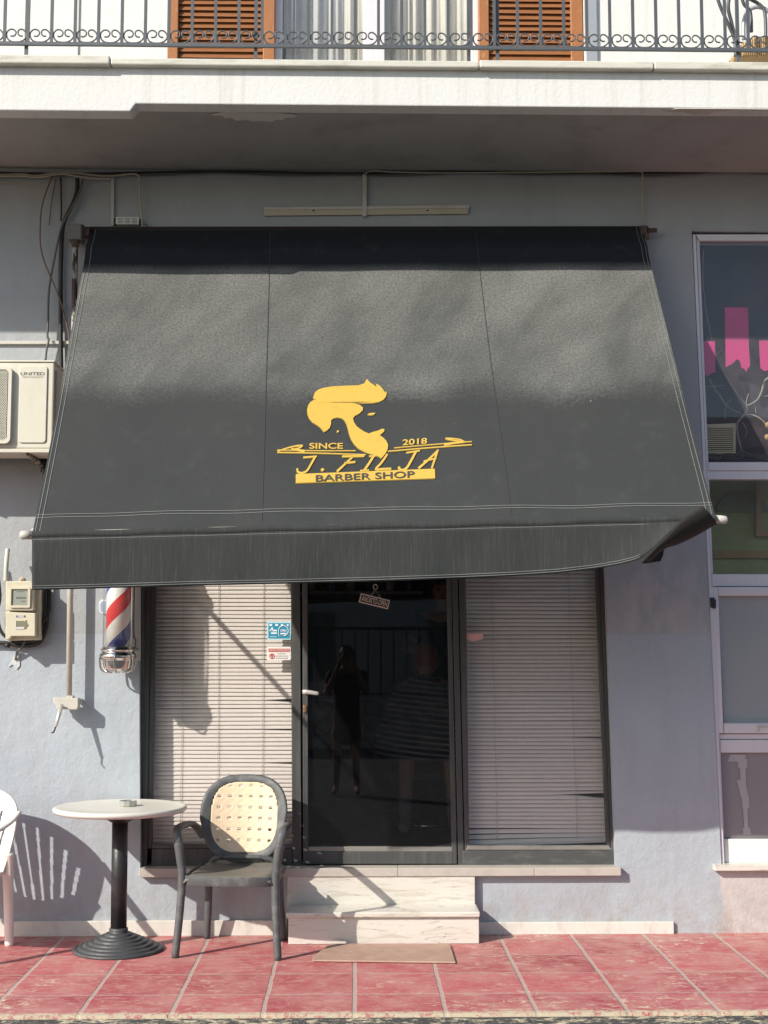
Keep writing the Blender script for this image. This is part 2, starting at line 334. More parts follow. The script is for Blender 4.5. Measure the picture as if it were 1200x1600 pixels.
def awning_mat():
    m = NT('charcoal_canvas'); uvn = m.n('ShaderNodeUVMap'); uv = uvn.outputs[0]; u, v, _ = m.xyz(uv)
    # u 0..3.13 across, v 0..2.2 from the roller downwards, in metres
    base = m.mix(m.noise(2, 6, vec=uv), (0.036, 0.039, 0.039), (0.047, 0.050, 0.049))
    base = m.mix(m.ramp(v, 0.33, 0.38), (0.016, 0.019, 0.024), base)  # top canvas unfaded, with the balcony's shade also put into its colour
    rm = m.n('ShaderNodeMapping'); rm.inputs['Rotation'].default_value = (0, 0, R(-32)); m.l(uv, rm.inputs[0]); rot = rm.outputs[0]
    fine = m.noise(260, 3, 0.7, vec=uv); streak = m.noise(2.0, 5, 0.6, vec=rot, stretch=(1.9, 0.8, 1), dist=0.2)
    mid = m.noise(1.1, 3, 0.5, vec=uv, stretch=(1.2, 0.9, 1))
    # dust bleached band in the upper half with a ragged lower border
    bord = m.math('ADD', v, m.math('MULTIPLY', m.math('SUBTRACT', m.noise(45, 5, 0.8, vec=uv), 0.5), 0.34))
    bord = m.math('ADD', bord, m.math('MULTIPLY', m.math('SUBTRACT', m.noise(2.2, 2, 0.5, vec=uv), 0.5), 0.25))
    band = m.math('MULTIPLY', m.ramp(m.math('SUBTRACT', bord, m.math('MULTIPLY', u, 0.02)), 1.19, 1.36, 1, 0), m.ramp(v, 0.30, 0.36))
    top = m.ramp(v, 0.36, 1.3, 1.0, 0.35)
    den = m.math('ADD', m.math('MULTIPLY', streak, 1.6), m.math('MULTIPLY', mid, 1.0))
    amt = m.math('MULTIPLY', m.ramp(m.math('ADD', den, m.math('MULTIPLY', top, 0.5)), 1.05, 2.2), 1.0, True)
    sp = m.ramp(m.noise(75, 6, 0.95, vec=uv), 0.42, 0.58, 0.30, 1.15)
    a = m.math('MULTIPLY', m.math('MULTIPLY', band, m.math('ADD', m.math('MULTIPLY', amt, 1.0), 0.10)), sp)
    c = m.mix(a, base, (0.20, 0.20, 0.185))
    # pale droppings
    c = m.mix(m.ramp(m.noise(19, 2, 0.5, vec=uv), 0.80, 0.82), c, (0.4, 0.39, 0.36))
    # slightly paler hem band at the bottom, thin seams
    c = m.mix(m.ramp(m.noise(8, 6, 0.7, vec=uv), 0.55, 0.8, 0, 0.3), c, (0.09, 0.095, 0.093))
    h = m.math('ADD', m.math('MULTIPLY', fine, 0.5), m.math('MULTIPLY', m.noise(6, 3, vec=uv, stretch=(1.6, 0.6, 1)), 1.6))
    return m.fin(c, 0.85, 0, m.bump(h, 0.35, 0.004), 0.25)
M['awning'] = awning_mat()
def valance_mat():
    m = NT('charcoal_canvas_valance'); x, y, z = m.xyz()
    c = m.mix(m.noise(3, 6), (0.031, 0.034, 0.033), (0.043, 0.046, 0.045))
    c = m.mix(m.ramp(m.noise(9, 8, 0.8, stretch=(11, 1, 0.6)), 0.50, 0.8, 0, 0.38), c, (0.13, 0.135, 0.13))
    return m.fin(c, 0.85, 0, m.bump(m.noise(26, 5, stretch=(3, 1, 0.5)), 0.4, 0.004), 0.25)
M['valance'] = valance_mat()
M['under'] = pm('canvas_underside', (0.020, 0.017, 0.015), 0.9, 0.2, 20, 0.2, 90)
M['stitch'] = pm('pale_stitching', (0.20, 0.21, 0.20), 0.8, 0.3, 40, 0.0)
M['seam'] = pm('canvas_seam', (0.042, 0.044, 0.045), 0.9, 0.3, 40, 0.0)
M['logo'] = pm('yellow_print', (0.60, 0.39, 0.065), 0.6, 0.08, 30, 0.1, 150, dirt=0.5, dcol=(0.36, 0.25, 0.07), ds=30)
M['logo_edge'] = pm('yellow_print_cast', (0.30, 0.21, 0.04), 0.6, 0.1)
M['canvas_flat'] = pm('charcoal_lettering', (0.05, 0.052, 0.05), 0.8, 0.1)

def tiles_mat():
    m = NT('worn_red_paving'); x, y, z = m.xyz()
    wob = m.math('MULTIPLY', m.math('SUBTRACT', m.noise(7, 4), 0.5), 0.012)
    fx = m.math('FRACT', m.math('DIVIDE', m.math('ADD', m.math('ADD', x, wob), 40.0), 0.4))
    fy = m.math('FRACT', m.math('DIVIDE', m.math('ADD', m.math('ADD', y, wob), 40.12), 0.4))
    dx = m.math('MULTIPLY', m.math('MINIMUM', fx, m.math('SUBTRACT', 1.0, fx)), 0.4)
    dy = m.math('MULTIPLY', m.math('MINIMUM', fy, m.math('SUBTRACT', 1.0, fy)), 0.4)
    rag = m.math('MULTIPLY', m.noise(60, 5, 0.7), 0.008)
    jx = m.ramp(m.math('SUBTRACT', dx, rag), 0.003, 0.007, 1, 0)
    jy = m.ramp(m.math('SUBTRACT', dy, rag), 0.002, 0.007, 0.6, 0)
    joint = m.math('MAXIMUM', jx, jy)
    wn = m.n('ShaderNodeTexWhiteNoise', noise_dimensions='2D'); cb = m.n('ShaderNodeCombineXYZ')
    m.l(m.math('FLOOR', m.math('DIVIDE', m.math('ADD', x, 40.0), 0.4)), cb.inputs[0]); m.l(m.math('FLOOR', m.math('DIVIDE', m.math('ADD', y, 40.12), 0.4)), cb.inputs[1]); m.l(cb.outputs[0], wn.inputs[0])
    c = m.mix(wn.outputs[0], (0.36, 0.065, 0.078), (0.50, 0.12, 0.13))
    c = m.mix(m.ramp(m.noise(4, 7, 0.65), 0.40, 0.62, 0, 0.8), c, (0.54, 0.24, 0.22))
    # worn-through paint: pale scratches
    w1 = m.noise(24, 9, 0.82, stretch=(0.6, 1.5, 1), dist=0.6)
    c = m.mix(m.ramp(w1, 0.52, 0.60, 0, 0.7), c, (0.50, 0.30, 0.26))
    patch = m.ramp(m.noise(1.7, 4), 0.5, 0.66)
    c = m.mix(m.math('MULTIPLY', m.ramp(m.noise(17, 10, 0.85, stretch=(0.7, 1.3, 1), dist=0.8), 0.54, 0.56), m.math('ADD', m.math('MULTIPLY', patch, 0.75), 0.25)), c, (0.72, 0.60, 0.46))
    c = m.mix(m.ramp(m.noise(7, 8, 0.7), 0.58, 0.70, 0, 0.45), c, (0.27, 0.06, 0.065))
    # dust near the wall
    c = m.mix(m.math('MULTIPLY', m.ramp(y, -0.35, 0.0), m.ramp(m.noise(8, 7, 0.7), 0.4, 0.65, 0, 0.55)), c, (0.42, 0.33, 0.28))
    c = m.mix(m.math('MULTIPLY', joint, m.ramp(m.noise(20, 5), 0.25, 0.6, 0.55, 0.95)), c, (0.47, 0.40, 0.35))
    # cream edge paint of the kerb spilling over
    e = m.math('ADD', y, m.math('MULTIPLY', m.math('SUBTRACT', m.noise(14, 8, 0.85), 0.5), 0.16))
    c = m.mix(m.math('MULTIPLY', m.ramp(e, -1.635, -1.62, 1, 0), m.ramp(m.noise(26, 8, 0.85), 0.44, 0.49)), c, (0.60, 0.52, 0.38))
    hgt = m.math('ADD', m.math('MULTIPLY', m.math('SUBTRACT', 1.0, joint), 1.0), m.math('MULTIPLY', w1, 0.6))
    return m.fin(c, 0.62, 0, m.bump(m.noise(90, 5, 0.7), 0.3, 0.003, m.bump(hgt, 0.5, 0.006)), 0.4)
M['tiles'] = tiles_mat()
def kerb_mat():
    m = NT('chipped_painted_kerb')
    n1 = m.noise(13, 9, 0.85, stretch=(1, 1.6, 2.2)); c = m.mix(m.ramp(n1, 0.44, 0.48), (0.62, 0.53, 0.37), (0.06, 0.06, 0.058))
    c = m.mix(m.ramp(m.noise(40, 5), 0.6, 0.66), c, (0.3, 0.29, 0.25))
    return m.fin(c, 0.8, 0, m.bump(m.noise(40, 6, 0.7), 0.6, 0.01))
M['kerb'] = kerb_mat()
M['asphalt'] = pm('asphalt', (0.07, 0.07, 0.068), 0.9, 0.2, 30, 0.6, 120)
M['slab'] = pm('cracked_pink_slab', (0.42, 0.27, 0.21), 0.7, 0.25, 9, 0.4, 50, dirt=0.8, dcol=(0.5, 0.38, 0.28), ds=12)
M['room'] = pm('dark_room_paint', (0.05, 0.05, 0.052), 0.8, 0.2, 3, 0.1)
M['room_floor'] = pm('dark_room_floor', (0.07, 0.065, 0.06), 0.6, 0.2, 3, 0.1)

# ================================================================== the setting
def struct(name, mb, mat, **k):
    o = mb.build(name, mat, None, **k); o['kind'] = 'structure'; return o
struct('pavement', MB().box(-14, 14, -1.665, -0.0, -0.12, 0.0), M['tiles'])
struct('kerb', MB().box(-14, 14, -1.80, -1.667, -0.16, -0.012), M['kerb'], bev=0.012)
struct('road', MB().box(-60, 60, -60, -1.80, -0.35, -0.13), M['asphalt'])

# ------------------------------------------------------------------ the building
B = thing('shop_building', 'two storey rendered building with grey blue ground floor, white balcony front and glazed barber shop', 'building', (0, 0, 0))
def X(px, py, Y=0.0): return P(px, py, Y).x
def Z(px, py, Y=0.0): return P(px, py, Y).z
T = 0.24
SILLZ = P(600, 1356.5, -0.05).z
zs = SILLZ - 0.006                           # underside of the shop front (top of the marble sill)
def line_x(xa, ya, xb, yb, Y=0.0):
    a, b = P(xa, ya, Y), P(xb, yb, Y)
    return lambda z: a.x + (b.x - a.x) * (z - a.z) / (b.z - a.z)
L1 = line_x(217, 925, 219, 1355); R1 = line_x(946, 905, 962, 1345)
L2 = line_x(1081, 366, 1127, 1350)
ZT1, ZT2, ZB2 = 2.72, Z(1090, 361), Z(1150, 1352)
XR2 = 3.35; ZTOP = 4.62
w = MB()
w.xz([(-7, -0.1), (L1(zs), -0.1), (L1(zs), zs), (L1(ZT1), ZT1), (L1(ZT1), ZTOP), (-7, ZTOP)], 0, T)
w.xz([(L1(zs), -0.1), (R1(zs), -0.1), (R1(zs), zs), (L1(zs), zs)], 0, T)
w.xz([(L1(ZT1), ZT1), (R1(ZT1), ZT1), (R1(ZT1), ZTOP), (L1(ZT1), ZTOP)], 0, T)
w.xz([(R1(zs), -0.1), (L2(ZB2), -0.1), (L2(ZB2), ZB2), (L2(ZT2), ZT2), (L2(ZT2), ZTOP), (R1(ZT1), ZTOP), (R1(ZT1), ZT1), (R1(zs), zs)], 0, T)
w.xz([(L2(ZB2), -0.1), (XR2, -0.1), (XR2, ZB2), (L2(ZB2), ZB2)], 0, T)
w.xz([(L2(ZT2), ZT2), (XR2, ZT2), (XR2, ZTOP), (L2(ZT2), ZTOP)], 0, T)
w.xz([(XR2, -0.1), (7, -0.1), (7, ZTOP), (XR2, ZTOP)], 0, T)
w.build('wall', M['wall'], B)
# balcony: drip lip, recessed soffit, fascia with its step, ledge
YB = -0.97
zl, zr = Z(100, 173, YB), Z(600, 165, YB)
zf1 = Z(600, 105, YB); xn0, xn1 = X(203, 172, YB), X(212, 166, YB)
s = MB(); s.xz([(-7, zl), (xn0, zl), (xn1, zr), (7, zr), (7, zf1), (-7, zf1)], YB, 0.11)
s.build('balcony_fascia', M['white'], B, bev=0.006)
zso = zr + 0.012
zwl = Z(600, 268, 0)
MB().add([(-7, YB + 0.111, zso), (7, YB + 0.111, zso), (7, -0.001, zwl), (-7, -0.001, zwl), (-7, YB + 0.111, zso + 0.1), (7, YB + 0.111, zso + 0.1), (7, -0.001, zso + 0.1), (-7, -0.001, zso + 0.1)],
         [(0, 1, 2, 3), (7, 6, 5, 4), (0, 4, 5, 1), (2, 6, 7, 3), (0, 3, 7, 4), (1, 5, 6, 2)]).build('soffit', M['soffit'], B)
yl = YB - 0.045
zl0, zl1 = Z(600, 104, yl), Z(600, 92, yl)
s = MB()
cuts = [-7, X(-180, 95, yl), X(172, 95, yl), X(749, 95, yl), X(1022, 95, yl), 7]
for i in range(5):
    dz = (0.012, 0.006, -0.004, 0.0, 0.003)[i]
    s.box(cuts[i] + 0.002, cuts[i + 1] - 0.002, yl - (0.0, 0.004, -0.003, 0.002, 0)[i], 0.0, zl0, zl1 + dz)
s.build('marble_ledge', M['ledge'], B, bev=0.007)
# peeled paint under the slab
def patch(pts, mat, Y):
    MB().pq(pts, Y, 0.004).build('paint_patch', mat, B)
def soffit_patch(pts, mat):
    p = [G(x, y, zso - 0.006) for x, y in pts]; MB().prism(p, (0, 0, 0.003)).build('paint_patch', mat, B)
soffit_patch([(328, 179), (338, 181), (346, 180), (352, 185), (362, 184), (369, 189), (384, 187), (396, 190), (412, 189), (424, 191), (431, 187), (441, 188), (447, 184), (458, 184), (466, 180), (440, 177), (400, 176), (350, 175)], M['peel_light'])
def lip_patch(pts, mat):
    p = [P(x, y, YB + 0.108) for x, y in pts]; MB().prism(p, (0, 0.01, 0)).build('paint_patch', mat, B)
p = [G(x, y, zr - 0.004) for x, y in [(1030, 172), (1050, 176), (1066, 175), (1084, 179.5), (1098, 179), (1106, 180), (1116, 175), (1132, 174), (1150, 172), (1200, 173), (1200, 171), (1120, 170), (1060, 170)]]
MB().prism(p, (0, 0, 0.0035)).build('paint_patch', M['peel'], B)
# upper storey
zfl = zl1 - 0.01
w = MB(); zu = 7.0
dl, dr = X(262, 50), X(912, 50)
w.box(-7, dl, 0, T, ZTOP + 0.001, zu); w.box(dr, 7, 0, T, ZTOP + 0.001, zu); w.box(dl, dr, 0.0, T, 6.6, zu)
w.box(dl, dr, 0.0, T, ZTOP + 0.001, zfl - 0.02)
w.build('upper_wall', M['white'], B)
MB().box(X(914, 50, -0.02), X(934, 50, -0.02), -0.02, 0.0, zfl, 6.9).build('downpipe', M['grey_alu'], B, bev=0.006)
MB().box(X(120.5, 50, -0.012), X(122.5, 50, -0.012), -0.010, 0.0, zfl, 6.9).build('wall_conduit', M['conduit'], B)
def louvre(x0, x1, fl, fr):
    """varnished louvred shutter between pixel columns with its two stiles"""
    s = MB(); s.box(X(fl, 50), X(x0, 50), 0.0, 0.07, zfl - 0.02, 6.6); s.box(X(x1, 50), X(fr, 50), 0.0, 0.07, zfl - 0.02, 6.6)
    sh = s.build('shutter', M['wood_v'], B, bev=0.004)
    m = MB(); z = 4.55; a, b = X(x0, 50, 0.04), X(x1, 50, 0.04); k = 0
    while z < 6.6:
        jj = 0.003 * math.sin(k * 1.7)
        m.prism([(a, 0.018, z), (b, 0.018, z + jj), (b, 0.043, z + 0.050 + jj), (a, 0.043, z + 0.050)], (0, 0.009, 0.002)); z += 0.0365; k += 1
    m.build('louvre_slats', M['wood'], sh)
    MB().box(a, b, 0.062, 0.068, zfl, 6.6).build('louvre_backing', M['wood'], sh)
louvre(278, 411, 262, 429); louvre(764, 892, 748, 911)
bd = MB()
for a, b in ((429.5, 441), (568, 601), (736, 747.5)): bd.box(X(a, 50, 0.05), X(b, 50, 0.05), 0.05, 0.10, zfl - 0.02, 6.6)
bdo = bd.build('balcony_door', M['pvc'], B, bev=0.004)
g = MB(); g.box(X(441, 50, 0.07), X(568, 50, 0.07), 0.074, 0.078, zfl, 6.6); g.box(X(601, 50, 0.07), X(736, 50, 0.07), 0.074, 0.078, zfl, 6.6)
g.build('glass_pane', M['pane'], bdo)
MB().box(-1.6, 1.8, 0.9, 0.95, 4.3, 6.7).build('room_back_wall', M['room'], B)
def curtain(xa, xb, mat, ph, Y=0.19):
    m = MB(); a, b = X(xa, 50, Y), X(xb, 50, Y); n = int((b - a) / 0.008); vs = []; fs = []
    for i in range(n + 1):
        x = a + (b - a) * i / n; y = Y + 0.018 * math.sin(x * 62 + ph) + 0.012 * math.sin(x * 141 + ph * 2) + 0.006 * math.sin(x * 33)
        vs += [(x, y, 4.45), (x + 0.01 * math.sin(i), y * 1.0 + 0.004, 6.6)]
    for i in range(n): fs.append((2 * i, 2 * i + 2, 2 * i + 3, 2 * i + 1))
    return m.add(vs, fs, True).build('curtain', mat, None, solid=0.0015, fix=False)
tag(curtain(441, 545, M['curtain'], 0.4), 'grey net curtain behind the left leaf of the balcony door', 'curtain', 'curtains upstairs')
tag(curtain(540, 640, M['curtain_c'], 1.4, 0.16), 'cream gathered curtain behind the middle post of the balcony door', 'curtain', 'curtains upstairs')
tag(curtain(632, 736, M['curtain_c'], 2.1, 0.19), 'pale curtain with deep folds beside the right shutter upstairs', 'curtain', 'curtains upstairs')

# ------------------------------------------------------------------ railing (part of the building)
YR = YB + 0.03
rt, rb_ = Z(600, 71.5, YR), Z(600, 76, YR)
zrail = (rt + rb_) / 2
xr0, xr1 = X(-420, 74, YR), X(1620, 74, YR)
RL = MB().box(xr0, xr1, YR - 0.008, YR + 0.008, rb_ - 0.001, rt + 0.003); RL.box(xr0, xr1, YR - 0.02, YR + 0.02, rt + 0.86, rt + 0.885)
RL = RL.build('balcony_railing', M['iron'], B, bev=0.002)
pitch = (X(1042, 60, YR) - X(43, 60, YR)) / 27.5
bx = X(7, 60, YR)
first_b = first_s = None
kpx = pitch / 36.35
for k in range(-10, 44):
    xb = bx + pitch * k * (36.35 / 36.33)
    if first_b is None:
        first_b = MB().box(-0.0075 + xb, 0.0075 + xb, YR - 0.0065, YR + 0.0065, rt + 0.003, rt + 0.86).build('baluster', M['iron'], RL)
        x0b = xb
        pts = [(85,455),(115,460),(142,440),(147,405),(118,378),(78,378),(45,408),(38,450),(55,495),(92,522),(150,529),(208,522),(250,495),(272,455),(262,410),(230,380),(197,376),(172,398),(176,438),(203,457),(228,455)]
        q = [Vector((xb + (x - 15) / 275 * pitch, YR, rt + 0.003 + (529 - y) / 275 * pitch)) for x, y in pts]
        first_s = MB().tube(spline(q, 3), 0.0042, 5).build('scroll', M['iron'], RL)
    else:
        for o in (first_b, first_s):
            c = o.copy(); C.objects.link(c); c.parent = RL; c.location.x = xb - x0b
for px in (42, 400, 777, 1152, -330, 1530):
    x = X(px, 60, YR + 0.02)
    MB().box(x - 0.009, x + 0.009, YR + 0.009, YR + 0.021, zl1 - 0.02, rt + 0.86).build('stanchion', M['iron'], RL)

# ------------------------------------------------------------------ barber shop front
YF = 0.05                                      # face of the aluminium frame
def lx(xa, ya, xb, yb): # pixel line x as function of y
    return lambda y: xa + (xb - xa) * (y - ya) / (yb - ya)
yT, yBt = 700, 1357.5
fL0, fL1 = lx(227, 920, 221, 1380), lx(243, 920, 237, 1330)
m1a, m1b = lx(455, 915, 457, 1330), lx(469, 915, 471, 1350)
m2a, m2b = lx(706, 905, 716, 1345), lx(728, 905, 733, 1330)
fR0, fR1 = lx(931, 905, 948, 1320), lx(946, 905, 961, 1345)
def vb(mb, a, b, yt, yb, Y, dep): return mb.quad4(a(yt), b(yt), a(yb), b(yb), yt, yb, Y, dep)
s = MB(); vb(s, fL0, lambda y: fL0(y) + 8, yT, yBt, YF, 0.05); vb(s, lambda y: fL0(y) + 8.4, fL1, yT, 1326, YF + 0.012, 0.04)
vb(s, m1a, m1b, yT, yBt, YF, 0.05)
s.quad4(fL1(1326), 456, fL1(yBt), 457, 1326, yBt, YF + 0.004, 0.05)
W1 = s.build('shop_window', M['alu'], B, bev=0.003)
MB().quad4(fL1(yT), m1a(yT), fL1(1326), m1a(1326), yT, 1326, YF + 0.028, 0.004).build('glass_pane', M['pane'], W1, fix=True)
s = MB(); s.quad4(fL1(1318), m1a(1318), fL1(1326), m1a(1326), 1319, 1325.5, YF + 0.006, 0.02); s.build('bead', M['alu_h'], W1, bev=0.002)
s = MB(); vb(s, m2a, lambda y: m2a(y) + 9, yT, yBt, YF, 0.05); vb(s, lambda y: m2a(y) + 10.5, m2b, yT, yBt, YF + 0.006, 0.04)
vb(s, fR0, lambda y: fR0(y) + 6.5, yT, 1328, YF + 0.012, 0.04); vb(s, lambda y: fR0(y) + 7, fR1, yT, yBt, YF, 0.05)
W2 = s.build('shop_window', M['alu'], B, bev=0.003)
MB().quad4(723, 959, 723, 961, 1329, 1357, YF - 0.004, 0.05).build('bottom_rail', M['alu_h'], W2, bev=0.003)
MB().quad4(731, 951, 728, 956, 1321, 1328, YF + 0.004, 0.03).build('bead', M['alu_pale'], W2, bev=0.002)
MB().quad4(m2b(yT), fR0(yT), m2b(1322), fR0(1322), yT, 1322, YF + 0.028, 0.004).build('glass_pane', M['pane'], W2)
# door leaf
s = MB(); dA, dB = lx(472.5, 915, 473.5, 1350), lx(480.5, 915, 481.5, 1328)
dC, dD = lx(698, 905, 706, 1330), lx(705, 905, 714, 1345)
vb(s, dA, dB, yT, 1350, YF - 0.004, 0.045); vb(s, dC, dD, yT, 1350, YF - 0.002, 0.045)
s.quad4(481, 707, 481, 708, 1331, 1350, YF - 0.003, 0.045)
DR = s.build('door', M['alu'], B, bev=0.003)
MB().quad4(dB(1322), dC(1322), dB(1331), dC(1331), 1323, 1330.5, YF + 0.008, 0.03).build('bead', M['alu_pale'], DR, bev=0.002)
MB().quad4(dB(yT), dC(yT), dB(1323), dC(1323), yT, 1323, YF + 0.02, 0.004).build('glass_pane', M['door_pane'], DR)
q0 = P(475, 1081, YF - 0.045); q1 = P(498, 1083.5, YF - 0.05)
hd = MB().tube([P(476, 1081, YF), q0], 0.008, 10); hd.tube([q0 + Vector((-0.008, 0, 0)), q0 + Vector((0.012, -0.002, 0)), q1 + Vector((-0.01, 0, 0)), q1], [0.012, 0.013, 0.011, 0.008], 12, 0.7)
hd.build('handle', M['handle'], DR)
MB().box(P(474, 1110, YF).x, P(479, 1110, YF).x, YF - 0.018, YF - 0.005, P(475, 1113, YF).z, P(475, 1102, YF).z).build('lock', M['brass'], DR, bev=0.003)
# header over the front, dark, mostly behind the awning
MB().quad4(217, 217.1, 217, 217.1, 690, 691, 0.2, 0.01)
h = MB(); zt = P(500, yT, YF).z; h.box(L1(2.6) + 0.003, R1(2.6) - 0.003, YF, YF + 0.06, zt, ZT1 - 0.002); h.build('header', M['alu'], B)
# dark rooms behind the glass
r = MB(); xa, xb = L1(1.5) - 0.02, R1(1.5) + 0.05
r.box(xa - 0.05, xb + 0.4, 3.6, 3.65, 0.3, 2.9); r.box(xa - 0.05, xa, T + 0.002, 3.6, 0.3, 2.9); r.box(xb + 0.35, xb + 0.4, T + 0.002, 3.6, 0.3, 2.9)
r.box(xa, xb + 0.35, T + 0.002, 3.6, 2.85, 2.9); r.build('wall_behind_glass', M['room'], B)
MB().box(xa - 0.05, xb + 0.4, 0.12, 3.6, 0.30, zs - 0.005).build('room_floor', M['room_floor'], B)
# marble sill, steps, skirting
zsi = Z(600, 1354, -0.02)
s = MB(); p0 = P(217, 1372, -0.05); p1 = P(971, 1366, -0.05)
zb_ = P(217, 1371, -0.05).z
cut = [p0.x, X(440, 1360, -0.05), X(622, 1360, -0.05), X(835, 1360, -0.05), p1.x]
for i in range(4): s.box(cut[i] + 0.0008, cut[i + 1] - 0.0008, -0.05, 0.11, zb_, SILLZ)
s.build('sill', M['sill'], B, bev=0.003)
ztread = G(600, 1425, 0).z
yst = -0.265
za = P(600, 1425, yst).z
xs0, xs1 = P(447, 1450, yst).x, P(750, 1450, yst).x
st = MB(); st.box(xs0 + 0.012, xs1 - 0.004, yst + 0.012, -0.001, 0.001, za - 0.028); S1 = st.build('step', M['marble'], B, bev=0.003)
MB().box(xs0, xs1, yst - 0.008, -0.044, za - 0.028, za).build('tread', M['marble'], S1, bev=0.006)
MB().box(P(449, 1390, -0.04).x, P(742, 1390, -0.04).x, -0.042, -0.001, za - 0.02, zb_ - 0.001).build('step_riser', M['marble'], S1, bev=0.002)
s = MB(); zk = Z(900, 1441, -0.025)
s.box(-6.9, xs0 - 0.01, -0.022, -0.001, 0.0, Z(200, 1439, -0.022)); S_ = s.build('skirting', M['skirt'], B, bev=0.003)
MB().box(xs1 + 0.01, X(1053, 1450, -0.022), -0.024, -0.001, 0.0, zk).build('skirting', M['skirt'], B, bev=0.003)

# ------------------------------------------------------------------ neighbour's glazed front (same building)
YN = 0.035
nl = lx(1082, 366, 1127, 1350)
ni = lx(1093, 376, 1131, 1350)
s = MB()
vb(s, nl, lambda y: nl(y) + 5, 366, 1352, 0.012, 0.12); vb(s, lambda y: nl(y) + 5.4, ni, 366, 1352, YN, 0.08)
s.quad4(nl(366) + 5, 1480, ni(376), 1480, 366, 376, 0.02, 0.1)
s.quad4(ni(722), 1480, ni(735), 1480, 722, 735, YN - 0.006, 0.08); s.quad4(ni(735), 1480, ni(749), 1480, 735.5, 749, YN + 0.004, 0.08)
s.quad4(ni(897), 1480, ni(916), 1480, 897, 916, YN, 0.08)
s.quad4(ni(1147), 1480, ni(1155), 1480, 1147, 1155, YN + 0.01, 0.07)
s.quad4(ni(1156), 1480, ni(1176), 1480, 1156, 1176, YN, 0.08)
NW = s.build('shop_window', M['pvc'], B, bev=0.004)
NW['label'] = 'white plastic framed window with pink paper strips'
# opening sash
s = MB(); sa, sb = lx(1109, 918, 1116, 1145), lx(1122, 931, 1132, 1130)
s.pq([(1109, 917), (1116, 1146), (1131, 1146), (1122, 917)], YN - 0.012, 0.07)
s.pq([(1122.2, 917), (1122.8, 931), (1480, 931), (1480, 917)], YN - 0.012, 0.07)
s.pq([(1131.3, 1130), (1131.8, 1146), (1480, 1146), (1480, 1130)], YN - 0.012, 0.07)
SH = s.build('sash', M['pvc'], NW, bev=0.005)
MB().pq([(1110, 934), (1111, 949), (1119, 951), (1119, 938), (1115, 933)], YN - 0.035, 0.025).build('latch', M['dark'], NW, bev=0.003)
s = MB().pq([(1184, 1133), (1184, 1143), (1187, 1143), (1187, 1137), (1200, 1137), (1200, 1133)], YN - 0.02, 0.01); s.build('hinge', M['peel'], NW)
def gl_m(name, c1, c2, sc_=3, dustc=(0.3, 0.3, 0.3), rough=0.5, stretch=None):
    m = NT(name); c = m.mix(m.noise(sc_, 6, 0.6, stretch=stretch), c1, c2)
    c = m.mix(m.ramp(m.noise(55, 6, 0.8), 0.58, 0.7, 0, 0.35), c, dustc)
    return m.fin(c, rough, 0, None, 0.5)
M['npane'] = glass('neighbour_glass', (0.93, 0.95, 0.94), 1.5, 0.075, (0.40, 0.33, 0.35), 1.0)
M['frost'] = gl_m('frosted_film', (0.30, 0.34, 0.35), (0.37, 0.385, 0.395), 2.5, (0.45, 0.45, 0.45), 0.25, (1.5, 1, 0.7))
M['film'] = gl_m('grey_film', (0.25, 0.235, 0.25), (0.30, 0.28, 0.285), 4, (0.4, 0.36, 0.35), 0.4)
M['navy'] = gl_m('dark_display_back', (0.018, 0.021, 0.040), (0.045, 0.04, 0.062), 2, (0.12, 0.10, 0.11), 0.7)
M['olive'] = pm('olive_reflection', (0.52, 0.52, 0.23), 0.8, 0.15, 3, 0.1)  # colours of the mirrored green building, painted on panels behind the glass
M['orange_reflection'] = pm('orange_trim_reflection', (0.6, 0.36, 0.14), 0.6, 0.15, 6, 0.1)
MB().pq([(ni(376), 376), (ni(722), 722), (1480, 722), (1480, 376)], 0.045, 0.004).build('glass_pane', M['npane'], NW)
MB().pq([(ni(749), 749), (ni(897), 897), (1480, 897), (1480, 749)], 0.045, 0.004).build('glass_pane', M['npane'], NW)
MB().pq([(1122, 931), (1131, 1130), (1480, 1130), (1480, 931)], 0.055, 0.004).build('frosted_pane', M['frost'], NW)
MB().pq([(ni(1176), 1176), (ni(1309), 1309), (1480, 1309), (1480, 1176)], 0.065, 0.004).build('frosted_pane', M['film'], NW)
MB().pq([(1131.5, 1311), (1133, 1348), (1480, 1348), (1480, 1311)], 0.045, 0.05).build('bottom_panel', M['pvc_w'], NW, bev=0.003)
MB().pq([(1123, 1309), (1126, 1350), (1131, 1350), (1128.5, 1309)], 0.03, 0.05).build('corner_post', M['pvc_w'], NW)
s = MB(); s.box(P(1117, 1355, -0.05).x, XR2 + 0.1, -0.05, 0.09, P(1150, 1361, -0.05).z, P(1150, 1352, -0.05).z); s.build('sill', M['marble'], B, bev=0.004)
# tape strips on the lower pane
s = MB()
for q in ([(1137, 1190), (1141, 1179), (1166, 1179), (1163, 1190)], [(1153, 1186), (1153, 1200), (1168, 1200), (1168, 1186)], [(1156, 1200), (1158, 1230), (1166, 1230), (1165, 1200)],
          [(1151, 1219), (1158, 1246), (1170, 1246), (1164, 1217)], [(1159, 1246), (1160, 1263), (1171, 1263), (1171, 1246)], [(1161, 1263), (1163, 1294), (1169, 1294), (1168, 1263)], [(1160, 1293), (1162, 1304), (1174, 1304), (1172, 1293)]):
    s.pq(q, 0.0605 + 0.0006 * len(s.f) / 30, 0.0005)
s.build('tape_strip', pm('translucent_tape', (0.42, 0.40, 0.42), 0.5, 0.1, 30, 0.3, 60), NW)
